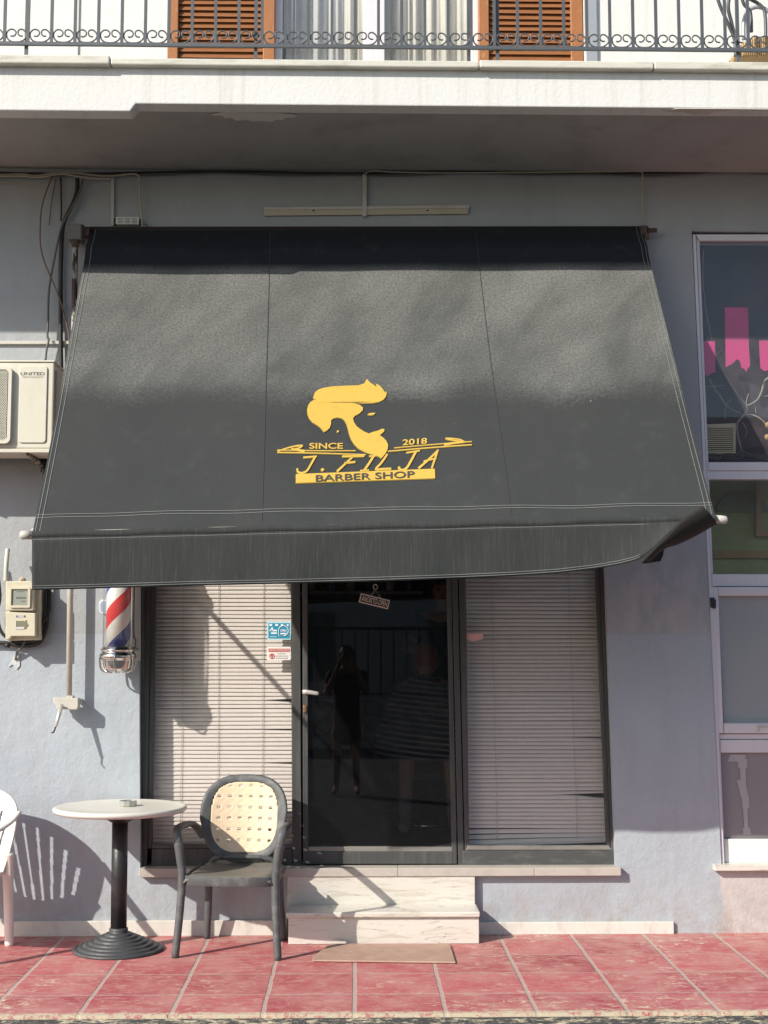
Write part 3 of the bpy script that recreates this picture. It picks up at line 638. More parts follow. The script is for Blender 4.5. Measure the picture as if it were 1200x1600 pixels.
# display back; olive panels, trim and arch added in place of a street reflection
s = MB(); s.box(L2(3.3) - 0.02, XR2, 0.28, 0.31, Z(1100, 735), ZT2 + 0.05); s.box(XR2, XR2 + 0.05, T, 1.8, 0.2, 3.6); s.box(L2(1.0) - 0.6, L2(1.0) - 0.55, T + 0.001, 1.8, 0.2, 3.6)
s.build('display_back', M['navy'], NW)
s = MB(); s.box(L2(3.3) - 0.3, XR2, 0.52, 0.56, 0.3, Z(1100, 735) + 0.12); s.build('wall_behind_glass', M['olive'], NW)
s = MB()
s.rect(1060, 860, 1480, 872, 0.50, 0.02)
s.rect(1182, 742, 1189, 838, 0.48, 0.04); s.rect(1189.2, 829, 1480, 838, 0.48, 0.04); s.build('room_trim', M['orange_reflection'], NW)
c0 = P(1160, 800, 0.505); s = MB(); n = 20
s.xz([(c0.x + 0.16 * math.cos(math.pi * i / n), c0.z + 0.13 * math.sin(math.pi * i / n)) for i in range(n + 1)], 0.505, 0.014)
s.build('reflected_arch', pm('green_arch_reflection', (0.30, 0.32, 0.2), 0.8), NW)
MB().box(L2(3.3) - 0.02, XR2, 0.10, 0.32, Z(1100, 735) - 0.02, Z(1100, 728)).build('display_shelf', M['navy'], NW)

# ================================================================== things on and in front of the wall
# ------------------------------------------------------------------ awning
YBAR = -1.35
TL, TR = P(141, 357, -0.065), P(1003, 354.5, -0.065)
BL, BR = P(51, 832, YBAR), P(1117, 806, YBAR)
AW = thing('awning', 'wide charcoal canvas awning with yellow bearded head logo, faded by dust', 'awning', tuple((TL + TR) / 2))
def flat(u, v): return TL * (1 - u) * (1 - v) + TR * u * (1 - v) + BL * (1 - u) * v + BR * u * v
NRM = ((BL - TL).cross(TR - TL)).normalized()
if NRM.y > 0: NRM = -NRM
def rip(u, v):
    e = 0.0
    e += 0.020 * math.exp(-((v - 0.085) / 0.022) ** 2) * (1 + 0.3 * math.sin(u * 9 + 1))   # wrinkle below the roller
    e += 0.005 * math.sin(u * 23 + 1.3 * math.sin(v * 5)) * math.sin(math.pi * v) ** 0.7
    e += 0.004 * math.sin(u * 11 + v * 7) * (1 - abs(2 * v - 1))
    e -= 0.028 * math.sin(math.pi * v) * (0.5 + 0.5 * math.sin(math.pi * u))              # sag
    e += 0.006 * math.sin(u * 37 + 0.5) * max(0, (v - 0.9) / 0.1)
    return e
def awn(u, v, off=0.0): return flat(u, v) + NRM * (rip(u, v) + off)
def uv_of(px, py):
    r = ray(px, py); u, v = 0.5, 0.5; n0 = ORG
    for _ in range(8):
        p = awn(u, v); t = (p - n0).dot(r) / r.dot(r); e = p - (n0 + r * t)
        du = (awn(u + 1e-3, v) - p) / 1e-3; dv = (awn(u, v + 1e-3) - p) / 1e-3
        rr = r.normalized(); P_ = lambda a: a - rr * a.dot(rr)
        a, b, e = P_(du), P_(dv), P_(e)
        aa, ab, bb, ae, be = a.dot(a), a.dot(b), b.dot(b), a.dot(e), b.dot(e); dt = aa * bb - ab * ab
        u -= (ae * bb - be * ab) / dt; v -= (be * aa - ae * ab) / dt
    return u, v
def on_awn(px, py, off=0.004):
    u, v = uv_of(px, py); return awn(u, v, off)
nu, nv = 120, 80
m = MB(); m.uv = []
for j in range(nv + 1):
    for i in range(nu + 1):
        u, v = i / nu, j / nv; m.v.append(tuple(awn(u, v))); m.uv.append((u * 3.13, v * 2.2))
for j in range(nv):
    for i in range(nu): m.f.append((j * (nu + 1) + i, (j + 1) * (nu + 1) + i, (j + 1) * (nu + 1) + i + 1, j * (nu + 1) + i + 1)); m.sm.append(True)
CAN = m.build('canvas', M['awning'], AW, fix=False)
def strip(name, mat, path, wd, off, parent, n=60):
    """thin band lying on the canvas, path in (u, v)"""
    pts = []
    for k in range(len(path) - 1):
        for i in range(n): t = i / n; pts.append((path[k][0] * (1 - t) + path[k + 1][0] * t, path[k][1] * (1 - t) + path[k + 1][1] * t))
    pts.append(path[-1]); vs = []; fs = []
    p3 = [awn(u, v, off) for u, v in pts]
    for i, p in enumerate(p3):
        t = (p3[min(i + 1, len(p3) - 1)] - p3[max(i - 1, 0)]).normalized(); sd = t.cross(NRM).normalized() * wd / 2
        vs += [p - sd, p + sd]
    for i in range(len(p3) - 1): fs.append((2 * i, 2 * i + 1, 2 * i + 3, 2 * i + 2))
    return vs, fs
st = MB()
for path in ([(0.004, 0.16), (0.004, 1)], [(0.0105, 0.0), (0.0105, 1)], [(0.996, 0.0), (0.996, 1)], [(0.989, 0.0), (0.989, 1)],
             [(0, 0.953), (0.25, 0.950), (0.5, 0.953), (0.8, 0.960), (1, 0.962)], [(0, 0.961), (0.25, 0.958), (0.5, 0.961), (0.8, 0.967), (1, 0.969)]):
    vs, fs = strip('', None, path, 0.0028, 0.003, None); st.add(vs, fs)
st.build('stitching', M['stitch'], CAN, fix=False)
sm_ = MB()
for u0, u1 in ((0.325, 0.333), (0.695, 0.70)):
    vs, fs = strip('', None, [(u0, 0.02), (u1, 0.99)], 0.0035, 0.0025, None); MB().add(vs, fs).build('seam', M['seam'], CAN, fix=False)
# logo, traced from the print
def lz(x, y): return (400 + x / 3.0, 570 + y / 3.0)
LG = MB(); LE = MB()
def tri_fill(pts):
    from mathutils.geometry import tessellate_polygon
    return tessellate_polygon([[Vector((p[0], p[1], 0)) for p in pts]])
def lpoly(pts, smooth=3):
    if smooth: pts = [(p.x, p.y) for p in spline([(x, y, 0) for x, y in pts], smooth, True)]
    px = [lz(*p) for p in pts]; f = tri_fill(px)
    LG.add([on_awn(x, y, 0.005) for x, y in px], f)
    LE.add([on_awn(x - 0.5, y + 0.9, 0.0035) for x, y in px], f)
def stroke(pts, wd, taper=None):
    pts = [(p.x, p.y) for p in spline([(x, y, 0) for x, y in pts], 6)]; L = []; Rr = []
    for i, (x, y) in enumerate(pts):
        a, b = pts[max(i - 1, 0)], pts[min(i + 1, len(pts) - 1)]; dx, dy = b[0] - a[0], b[1] - a[1]; l = math.hypot(dx, dy) or 1
        t = i / (len(pts) - 1); k = wd / 2 * (1 if taper is None else taper[0] * (1 - t) + taper[1] * t)
        L.append((x - dy / l * k, y + dx / l * k)); Rr.append((x + dy / l * k, y - dx / l * k))
    n = len(pts)
    for MBx, off, ddx, ddy in ((LG, 0.005, 0, 0), (LE, 0.0035, -0.4, 0.7)):
        vs = [on_awn(lz(*p)[0] + ddx, lz(*p)[1] + ddy, off) for p in L + Rr]
        MBx.add(vs, [(i, i + 1, n + i + 1, n + i) for i in range(n - 1)])
lpoly([(268,155),(276,133),(292,119),(320,110),(360,104),(420,101),(480,99),(508,90),(520,69),(532,84),(549,95),(566,109),(563,91),(581,101),(596,119),(604,134),(608,124),(613,137),(609,152),(599,165),(579,176),(550,181),(500,183),(436,178),(462,183),(487,191),(502,204),(500,217),(485,231),(465,241),(455,253),(459,271),(471,290),(490,305),(511,318),(530,325),(546,318),(570,312),(590,303),(602,304),(601,315),(590,325),(579,332),(595,343),(611,359),(619,377),(618,396),(609,415),(598,430),(588,441),(575,433),(556,426),(530,419),(505,409),(480,395),(460,375),(445,350),(436,325),(430,300),(424,280),(414,262),(400,252),(380,250),(362,254),(352,264),(352,281),(346,298),(334,310),(318,318),(311,307),(300,295),(285,284),(265,272),(250,255),(242,235),(240,212),(245,192),(255,178),(270,168),(284,168),(271,162)], 0)
lpoly([(522, 236), (530, 230), (545, 228), (561, 229), (552, 237), (536, 239)], 0)
lpoly([(378, 314), (382, 310), (389, 311), (389, 317), (381, 320)], 0)
stroke([(100, 402), (290, 405), (468, 405)], 4); stroke([(100, 413), (300, 417), (515, 424)], 5)
stroke([(102, 408), (150, 392), (190, 383), (220, 382)], 10, (0.5, 0.9)); stroke([(165, 396), (228, 408)], 12, (0.6, 1.0)); stroke([(220, 382), (205, 392), (170, 400)], 6)
stroke([(648, 392), (830, 376), (1012, 362)], 4); stroke([(618, 408), (830, 390), (1012, 377)], 5)
stroke([(888, 348), (920, 349), (955, 353), (982, 366)], 9, (0.9, 0.5)); stroke([(985, 364), (930, 369), (882, 377)], 12, (0.5, 1.0)); stroke([(895, 352), (945, 360), (980, 364)], 5)
W_ = 11
stroke([(222, 437), (285, 432)], 8); stroke([(278, 433), (256, 472), (238, 500), (212, 510), (196, 502), (194, 488)], W_, (0.9, 0.8))
lpoly([(303, 494), (312, 487), (321, 494), (312, 502)], 2)
stroke([(404, 432), (455, 431), (508, 430)], 9); stroke([(455, 433), (415, 470), (380, 503)], W_, (0.8, 1)); stroke([(415, 463), (466, 458)], 9)
stroke([(530, 431), (562, 429)], 7); stroke([(552, 430), (530, 465), (508, 496)], W_); stroke([(488, 499), (530, 496)], 7)
stroke([(616, 421), (588, 462), (562, 492), (596, 491), (634, 490)], 10)
stroke([(705, 415), (768, 405)], 7); stroke([(750, 408), (728, 450), (708, 484), (690, 496), (674, 492), (670, 480)], W_)
stroke([(855, 402), (808, 448), (762, 488)], W_, (0.8, 1)); stroke([(852, 403), (838, 445), (824, 488)], W_, (0.9, 0.8)); stroke([(786, 455), (846, 440)], 7)
def lgrid(a, b, c_, d, nx_, ny_):
    for MBx, off, dx, dy in ((LG, 0.005, 0, 0), (LE, 0.003, -0.4, 0.9)):
        vs = []
        for j in range(ny_ + 1):
            for i in range(nx_ + 1):
                s_, t_ = i / nx_, j / ny_; x = (a[0] * (1 - s_) + b[0] * s_) * (1 - t_) + (d[0] * (1 - s_) + c_[0] * s_) * t_; y = (a[1] * (1 - s_) + b[1] * s_) * (1 - t_) + (d[1] * (1 - s_) + c_[1] * s_) * t_
                X_, Y_ = lz(x, y); vs.append(on_awn(X_ + dx, Y_ + dy, off))
        MBx.add(vs, [(j * (nx_ + 1) + i, (j + 1) * (nx_ + 1) + i, (j + 1) * (nx_ + 1) + i + 1, j * (nx_ + 1) + i + 1) for j in range(ny_) for i in range(nx_)])
lgrid((187, 515), (838, 490), (840, 535), (187, 557), 60, 3)
def word(mbx, s_, x0, y0, x1, y1, hh, off, bold=0.0, shear=0.0):
    vs, fs = text_geo(s_, shear, bold)
    mbx.add([on_awn(*lz(x0 + (x1 - x0) * a, y0 + (y1 - y0) * a - hh * b), off) for a, b in vs], fs)
word(LG, 'SINCE', 250, 397, 408, 397, 28, 0.005, 0.02); word(LG, '2018', 687, 381, 802, 373, 28, 0.005, 0.02)
LE.build('print_edge', M['logo_edge'], CAN, fix=False)
lo = LG.build('logo', M['logo'], CAN, fix=False)
t = MB(); word(t, 'BARBER SHOP', 280, 553, 743, 533, 31, 0.0085, 0.012); t.build('lettering', M['canvas_flat'], CAN, fix=False)
# tube, end caps, roller, arms, crank
tubeL, tubeR = P(34, 836, YBAR + 0.01), P(1124, 811, YBAR + 0.01)
MB().tube([tubeL + Vector((0.02, 0, 0)), (tubeL * 3 + tubeR) / 4, (tubeL + tubeR) / 2, tubeR], 0.017, 14).build('front_tube', M['pipe_c'], AW)
MB().tube([tubeL + Vector((-0.008, 0, 0)), tubeL + Vector((0, 0, 0)), tubeL + Vector((0.045, 0, 0))], [0.014, 0.021, 0.021], 14).build('tube_cap', M['pipe_c'], AW)
MB().tube([tubeR + Vector((-0.03, 0, 0)), tubeR + Vector((0.008, 0, -0.002)), tubeR + Vector((0.03, 0, -0.004)), tubeR + Vector((0.038, 0, -0.004))], [0.018, 0.020, 0.019, 0.010], 14).build('tube_cap', M['conduit'], AW)
rl0, rl1 = P(133, 363, -0.045), P(1012, 362, -0.045)
MB().tube([rl0, rl1], 0.032, 18).build('roller', M['under'], AW)
MB().tube([P(126, 363, -0.09), P(140, 363, -0.09)], 0.026, 14).build('roller_pin', M['rust'], AW)
# front hem lying over the tube and the valance
hem = MB(); vs = []; fs = []; n = 90
def hemline(t): return BL * (1 - t) + BR * t
prof = [(0.000, 0.006), (-0.018, 0.004), (-0.026, -0.010), (-0.024, -0.026), (-0.014, -0.036)]
for i in range(n + 1):
    t = i / n; b = hemline(t) + Vector((0, 0, 0.0025 * math.sin(t * 40)))
    for a, c_ in prof: vs.append(b + Vector((0, a + (0.003 if c_ == -0.036 else 0), c_)))
k = len(prof)
for i in range(n):
    for j in range(k - 1): fs.append((i * k + j, i * k + j + 1, (i + 1) * k + j + 1, (i + 1) * k + j))
hem.add(vs, fs, True); hem.build('hem', M['valance'], AW, fix=False)
YV = YBAR - 0.016
topl = lambda x: 840 + (813 - 840) * (x - 50) / 1065
bot = [(50, 922), (150, 919.5), (300, 915), (450, 912), (600, 908), (720, 904), (800, 900.5), (870, 896), (930, 889), (965, 883), (990, 877), (1004, 871), (1020, 858), (1037, 840), (1055, 822), (1070, 809), (1084, 799), (1097, 791)]
def boty(x):
    for (a, b), (c_, d) in zip(bot, bot[1:]):
        if a <= x <= c_: return b + (d - b) * (x - a) / (c_ - a)
    return bot[-1][1]
def vY(x, t):
    curl = max(0, (x - 860) / 237) ** 2 * 0.075 * t
    return YV - 0.006 - 0.010 * t - 0.009 * t * math.sin(x / 46.0 + 1.3 * math.sin(x / 91)) - 0.004 * t * math.sin(x / 17.0) - curl
vs = []; fs = []; n = 200; kk = 10
for i in range(n + 1):
    x = 50 + (1075 - 50) * i / n
    for j in range(kk + 1):
        t = j / kk; yt, yb = topl(x), boty(x)
        vs.append(P(x, yt + (yb - yt) * t, vY(x, t)))
for i in range(n):
    for j in range(kk):
        a = i * (kk + 1) + j; fs.append((a, a + 1, a + kk + 2, a + kk + 1))
# the upright tail of the folded edge above the tube
VA = MB().add(vs, fs, True).build('valance', M['valance'], AW, fix=False, solid=0.002)
vs = []; fs = []
st2 = MB()
for dy in (-3.0, -6.5):
    vs = []; fs = []
    for i in range(160):
        x = 52 + (1000 - 52) * i / 159; y = boty(x) + dy
        t = (y - topl(x)) / (boty(x) - topl(x))
        vs += [P(x, y - 0.45, vY(x, t) - 0.0025), P(x, y + 0.45, vY(x, t) - 0.0025)]
    for i in range(159): fs.append((2 * i, 2 * i + 1, 2 * i + 3, 2 * i + 2))
    st2.add(vs, fs)
vs = []; fs = []
for i in range(160):
    x = 52 + (1020 - 52) * i / 159; y = topl(x) + 3.2
    vs += [P(x, y - 0.35, vY(x, 0.04) - 0.0022), P(x, y + 0.35, vY(x, 0.04) - 0.0022)]
for i in range(159): fs.append((2 * i, 2 * i + 1, 2 * i + 3, 2 * i + 2))
st2.add(vs, fs); st2.build('stitching', M['stitch'], VA, fix=False)
# folded over corner: strip between the curled edge (front) and the tube (back), facing down
E1 = spline([P(1000, 878, YV - 0.075), P(1018, 861, YV - 0.085), P(1040, 838, YV - 0.09), P(1062, 815, YV - 0.09), P(1080, 802, YV - 0.085), P(1097, 790.5, YV - 0.075)], 6)
E2 = spline([P(1012, 881, YV - 0.035), P(1038, 858, YV - 0.02), P(1058, 851, YV - 0.016), P(1080, 841, YV - 0.012), P(1102, 829, YV - 0.01), P(1120, 818, YV - 0.006)], 6)
vs = []; fs = []; kk = 6
for a, b in zip(E1, E2):
    for j in range(kk + 1): t = j / kk; vs.append(a * (1 - t) + b * t + Vector((0, -0.02 * math.sin(math.pi * t), 0.0)))
for i in range(len(E1) - 1):
    for j in range(kk): a = i * (kk + 1) + j; fs.append((a, a + 1, a + kk + 2, a + kk + 1))
MB().add(vs, fs, True).build('folded_corner', M['under'], VA, fix=False, solid=0.002)
MB().add([P(1003, 881, YV - 0.03), P(1012, 871, YV - 0.02), P(1038, 856, YV - 0.012), P(1036, 868, YV - 0.01), P(1032, 877, YV - 0.014), P(1018, 879, YV - 0.02)], [(0, 1, 2, 3, 4, 5)]).build('folded_corner', M['under'], VA, fix=False, solid=0.002)
# drop arms from the wall to the front tube
for sx, pxx in ((-1, -1.50), (1, 1.66)):
    ex = tubeL.x + 0.03 if sx < 0 else tubeR.x - 0.09
    a = Vector((ex + (0.02 if sx < 0 else -0.02), -0.03, 2.48)); b = Vector((ex, YBAR + 0.02, tubeL.z if sx < 0 else tubeR.z))
    MB().tube([a, a * 0.5 + b * 0.5 + Vector((0, 0, 0.0)), b], 0.014, 10).build('arm', M['pipe_c'], AW)
    MB().box(a.x - 0.03, a.x + 0.03, -0.05, -0.002, a.z - 0.05, a.z + 0.05).build('arm_bracket', M['rust'], AW, bev=0.004)
# gearbox, crank pipe, lower bracket and handle
yg = -0.10
gb = MB().rect(106, 349, 127, 373, yg - 0.04, 0.10); gb.build('gearbox', pm('grey_cast_box', (0.15, 0.145, 0.14), 0.6, 0.25, 20, 0.3, 60, dirt=0.5, dcol=(0.1, 0.06, 0.04)), AW, bev=0.006)
MB().tube([P(127, 361, yg), P(131, 361, yg), P(132, 361, yg)], [0.036, 0.036, 0.028], 16).build('gearbox_flange', M['rust'], AW)
MB().tube([P(116, 373, yg), P(118, 380, yg), P(118, 386, yg)], [0.034, 0.024, 0.02], 12).build('gearbox_neck', M['rust'], AW)
MB().tube([P(125, 378, yg), P(131, 379, yg)], 0.008, 8).build('bolt', M['rust'], AW)
pa, pb = P(117.5, 384, -0.085), P(107.5, 1092, -0.085)
MB().tube([pa, pa * 0.7 + pb * 0.3], 0.0165, 12).build('crank_pipe', M['pipe'], AW)
MB().tube([pa * 0.7 + pb * 0.3, pb], 0.0172, 14).build('crank_pipe', M['pipe_c'], AW)
cb = MB().pq([(83, 1090), (83, 1098), (87, 1102), (88, 1108), (120, 1109), (122, 1104), (122, 1091)], -0.115, 0.06)
cb.pq([(104, 1087), (104, 1092), (114, 1092), (114, 1087)], -0.11, 0.05)
cb.pq([(122.5, 1091), (122.5, 1100), (128, 1100), (128, 1092)], -0.03, 0.029); cb.build('crank_bracket', M['pipe_c'], AW, bev=0.004)
ha, hb = P(96, 1101, -0.13), P(87, 1136, -0.19)
MB().tube([ha, ha * 0.5 + hb * 0.5, hb], [0.013, 0.011, 0.008], 10, 0.7).build('crank_handle', M['handle'], AW)
MB().tube([hb, P(84, 1144, -0.195), P(81, 1145, -0.215)], 0.004, 8).build('crank_hook', M['dark'], AW)
# right end bracket
br = MB().rect(1003, 352, 1011, 366, -0.10, 0.098); br.tube([P(1011, 360, -0.07), P(1026, 360, -0.07)], 0.014, 10); br.tube([P(1010, 364, -0.1), P(1012, 374, -0.1)], 0.01, 8); br.build('end_bracket', M['rust'], AW)
# stone coloured board above the awning
tag(MB().quad4(128, 1003, 128, 1003, 355.5, 358, -0.03, 0.029).build('cover_strip', M['rust'], None), 'thin brown strip along the wall just above the awning roller', 'strip')

# ------------------------------------------------------------------ air conditioner
AC = thing('air_conditioner', 'yellowed outdoor air conditioning unit on wall brackets left of the awning', 'air conditioner', (-2.0, -0.2, 2.7))
yf = -0.33; xr = P(84, 600, yf).x; zt, zb = P(60, 563, yf).z, P(60, 701, yf).z; xl = xr - 0.80
MB().box(xl, xr, yf, -0.08, zb, zt - 0.012).build('casing', M['ac'], AC, bev=0.008)
MB().box(xl - 0.004, xr + 0.004, yf - 0.006, -0.076, zt - 0.011, zt).build('lid', M['ac'], AC, bev=0.004)
MB().box(xl + 0.01, xr - 0.01, yf - 0.004, -0.09, zb - 0.022, zb - 0.001).build('base_pan', M['ac'], AC, bev=0.003)
def rrect(x0, x1, z0, z1, r, n=5):
    pts = []
    for cx, cz, a0 in ((x1 - r, z1 - r, 0), (x0 + r, z1 - r, 90), (x0 + r, z0 + r, 180), (x1 - r, z0 + r, 270)):
        for i in range(n + 1): a = R(a0 + 90 * i / n); pts.append((cx + r * math.cos(a), cz + r * math.sin(a)))
    return pts
px0, px1, pz0, pz1 = P(30.5, 600, yf).x, P(74, 600, yf).x, P(50, 692, yf).z, P(50, 572, yf).z
fp = MB().xz(rrect(px0, px1, pz0, pz1, 0.018), yf - 0.008, 0.008).build('front_panel', M['ac'], AC, bev=0.003)
t = MB(); text_at(t, 'UNITED', P(32, 586.5, yf - 0.0087), P(70, 586.5, yf - 0.0087) - P(32, 586.5, yf - 0.0087), Vector((0, 0, 0.018)), bold=0.03)
t.build('lettering', M['ink'], fp, fix=False); t = MB(); text_at(t, 'TECHNOLOGY', P(35, 590.5, yf - 0.0087), P(68, 590.5, yf - 0.0087) - P(35, 590.5, yf - 0.0087), Vector((0, 0, 0.009)))
t.build('lettering', M['ink'], fp, fix=False)
gx0, gx1, gz0, gz1 = xl + 0.04, P(20, 600, yf).x, P(10, 694, yf).z, P(10, 574, yf).z
o_ = rrect(gx0, gx1, gz0, gz1, 0.03); i_ = rrect(gx0 + 0.018, gx1 - 0.018, gz0 + 0.018, gz1 - 0.018, 0.02)
m = MB(); n = len(o_)
vs = [(x, yf - 0.030, z) for x, z in o_] + [(x, yf - 0.030, z) for x, z in i_] + [(x, yf, z) for x, z in o_] + [(x, yf - 0.008, z) for x, z in i_]
for i in range(n): j = (i + 1) % n; m.f += [(i, j, n + j, n + i), (2 * n + i, 2 * n + j, j, i), (n + i, n + j, 3 * n + j, 3 * n + i)]; m.sm += [False] * 3
m.v = vs; m.build('grille_frame', M['ac'], AC, bev=0.0)
MB().box(gx0 + 0.01, gx1 - 0.01, yf - 0.004, yf - 0.001, gz0 + 0.01, gz1 - 0.01).build('fan_opening', M['dark'], AC)
m = MB(); a = gx0 + 0.012
cw, chh = 0.0125, 0.014
nx, nz = int((gx1 - gx0 - 0.024) / cw), int((gz1 - gz0 - 0.024) / chh)
for i in range(nx):
    for j in range(nz):
        cx, cz = gx0 + 0.012 + cw * (i + 0.5), gz0 + 0.012 + chh * (j + 0.5); w_ = 0.0023
        for dx, dz in ((1, 1), (1, -1)):
            v0 = Vector((cx - dx * cw / 2, yf - 0.026, cz - dz * chh / 2)); v1 = Vector((cx + dx * cw / 2, yf - 0.026, cz + dz * chh / 2))
            d = (v1 - v0).normalized(); s_ = Vector((-d.z, 0, d.x)) * w_
            m.add([v0 - s_, v0 + s_, v1 + s_, v1 - s_], [(0, 1, 2, 3)])
m.build('grille_mesh', M['ac'], AC, fix=False)
m = MB(); zz = zt - 0.06
m.box(xr, xr + 0.012, yf + 0.04, -0.12, zb + 0.12, zt - 0.05); m.build('side_cover', M['ac'], AC, bev=0.004)
m = MB()
a = P(41, 703, yf + 0.01); b = P(69, 732, -0.03)
m = MB().tube([(a.x, yf + 0.01, zb - 0.024), (a.x, -0.01, zb - 0.024)], 0.012, 6); m.tube([(a.x, yf + 0.02, zb - 0.03), (b.x, -0.02, b.z + 0.01)], 0.013, 6); m.box(b.x - 0.02, b.x + 0.015, -0.03, -0.001, b.z - 0.02, zb)
m.build('wall_bracket', M['pipe'], AC)
m = MB().tube([(xl + 0.1, yf + 0.01, zb - 0.034), (xl + 0.1, -0.01, zb - 0.034)], 0.012, 6); m.tube([(xl + 0.1, yf + 0.02, zb - 0.034), (xl + 0.1, -0.02, zb - 0.2)], 0.013, 6); m.build('wall_bracket', M['pipe'], AC)

# ------------------------------------------------------------------ electricity meter
yf = -0.17
EM = thing('electricity_meter', 'yellowed electricity meter box on the grey wall below the air conditioner', 'electricity meter', tuple(P(35, 955, 0)))
MB().pq([(11, 908), (11, 1001), (62, 1000), (62, 912)], yf + 0.055, 0.10).build('back_box', M['meter'], EM, bev=0.006)
MB().pq([(9, 908), (9, 954), (52, 954), (52, 911), (48, 908)], yf, 0.055).build('window_housing', M['meter'], EM, bev=0.005)
MB().pq([(8.5, 956), (8.5, 1000), (14, 999), (18, 994), (55, 994), (55, 958)], yf + 0.008, 0.046).build('terminal_cover', M['meter'], EM, bev=0.004)
fr = MB(); o_ = rrect(P(15, 940, yf).x, P(47.5, 940, yf).x, P(20, 949.5, yf).z, P(20, 918, yf).z, 0.008); i_ = rrect(P(18, 940, yf).x, P(44, 940, yf).x, P(20, 946, yf).z, P(20, 920.5, yf).z, 0.004)
n = len(o_); fr.v = [(x, yf - 0.010, z) for x, z in o_] + [(x, yf - 0.010, z) for x, z in i_] + [(x, yf, z) for x, z in o_] + [(x, yf - 0.001, z) for x, z in i_]
for i in range(n): j = (i + 1) % n; fr.f += [(i, j, n + j, n + i), (2 * n + i, 2 * n + j, j, i), (n + i, n + j, 3 * n + j, 3 * n + i)]; fr.sm += [False] * 3
fr.build('window_frame', M['meter'], EM)
MB().rect(18, 920, 44.5, 946.5, yf - 0.002, 0.002).build('dial_window', M['meter_glass'], EM)
t = MB(); 
for y_, a_, b_ in ((924, 26, 38), (933, 25, 40), (934.2, 25, 40), (939, 33, 39)): t.rect(a_, y_, b_, y_ + 0.7, yf - 0.0035, 0.0015)
t.build('dial_marks', M['ink'], EM)
t = MB().rect(24, 970, 38, 983, yf + 0.0065, 0.0015); t.pq([(38, 975), (40, 969), (42, 969), (42, 973), (45, 977), (42, 980), (41, 983), (38, 983)], yf + 0.0065, 0.0015); t.build('breaker_window', pm('olive_grey_window', (0.2, 0.2, 0.13), 0.5), EM)
t = MB().rect(24, 961, 39, 965, yf + 0.0065, 0.0015); t.build('label_plate', pm('violet_plate', (0.5, 0.46, 0.5), 0.5), EM)
t = MB()
for x_ in (25.5, 37.5): t.rect(x_, 961.8, x_ + 1.3, 963.6, yf + 0.0035, 0.003)
t.build('rivet', M['dark'], EM)
t = MB().rect(24, 970, 25, 983, yf + 0.005, 0.0016); t.rect(25.1, 979.5, 38, 983, yf + 0.005, 0.0016); t.build('breaker_slot', M['peel_light'], EM)
MB().tube([P(32, 909, yf + 0.04), P(34, 904, yf + 0.04), P(40, 907, yf + 0.04)], [0.012, 0.015, 0.008], 10).build('cable_gland', pm('putty', (0.5, 0.38, 0.3), 0.8, 0.2, 20, 0.5, 60), EM)
tag(MB().tube(spline([P(12, 858, -0.10), P(10, 880, -0.13), P(9, 910, -0.13)], 5), 0.013, 12).build('conduit_pipe', M['pipe_c'], None), 'cream pipe rising from the top left of the electricity meter', 'pipe', 'pipes')
cb = MB()
cb.tube(spline([P(75, 700, -0.03), P(77, 920, -0.03), P(74, 960, -0.04), P(71, 985, -0.05), P(60, 1005, -0.04), P(35, 1009, -0.03), P(10, 1005, -0.03), P(-20, 1004, -0.03)], 8), 0.012, 8)
cb.tube(spline([P(71, 700, -0.03), P(71, 930, -0.05), P(67, 975, -0.06), P(58, 998, -0.05), P(30, 1003, -0.04), P(4, 990, -0.04), P(-4, 960, -0.04), P(0, 930, -0.05), P(-6, 880, -0.05)], 8), 0.010, 8)
for q in ((71, 967), (12, 1008)): cb.tube([P(q[0] - 4, q[1], -0.06), P(q[0] + 3, q[1] + 1, -0.06)], 0.014, 6)
tag(cb.build('cable_bundle', M['cable_b'], None), 'black cables looping round the right and bottom of the electricity meter', 'cable', 'wall cables')
tag(MB().tube(spline([P(39, 1001, -0.05), P(35, 1010, -0.04), P(27, 1019, -0.03), P(24, 1031, -0.01)], 6), 0.006, 8).build('cable', M['cable_g'], None), 'short grey wire hanging under the electricity meter', 'cable', 'wall cables')
t = NT('bare'); 
tag(MB().pq([(23, 1022), (17, 1034), (14, 1042), (20, 1038), (26, 1046), (31, 1040), (30, 1028)], -0.006, 0.005).build('plaster_patch', pm('filler', (0.56, 0.58, 0.58), 0.9, 0.15, 30, 0.8, 60), None), 'small rough filler patch where the grey wire enters the wall', 'plaster patch')

# ------------------------------------------------------------------ barber pole
yp = -0.145
pc = P(184, 1030, yp)
BP = thing('barber_pole', 'red white and blue striped barber pole with chrome caps hanging on the wall', 'barber pole', (pc.x, yp, P(184, 1048, yp).z))
zc = lambda y: P(184, y, yp).z
k = (yp + D) / F
def capprof(zs_, flip=1): return zs_
r_ = lambda w_: w_ * 0.5 * k
z0 = zc(1050)
prof = [(r_(10), 0.0), (r_(30), 0.003), (r_(38), 0.010), (r_(42), 0.022), (r_(43), 0.045), (r_(45), 0.062), (r_(45), 0.066), (r_(53), 0.070), (r_(56), 0.080), (r_(56), 0.096), (r_(52), 0.104), (r_(50), 0.108), (r_(50), 0.116), (r_(53), 0.119), (r_(53), 0.124), (r_(50), 0.127), (r_(50), 0.135), (r_(44), 0.140)]
ZB = z0; ZT_ = zc(820)
MB().lathe(prof, (pc.x, yp, ZB), 44).build('bottom_cap', M['chrome'], BP)
MB().lathe([(a_, -b_) for a_, b_ in prof], (pc.x, yp, ZT_), 44).build('top_cap', M['chrome'], BP)
MB().lathe([(r_(47), 0.14), (r_(47), ZT_ - ZB - 0.14)], (pc.x, yp, ZB), 36).build('glass_tube', M['tube'], BP)
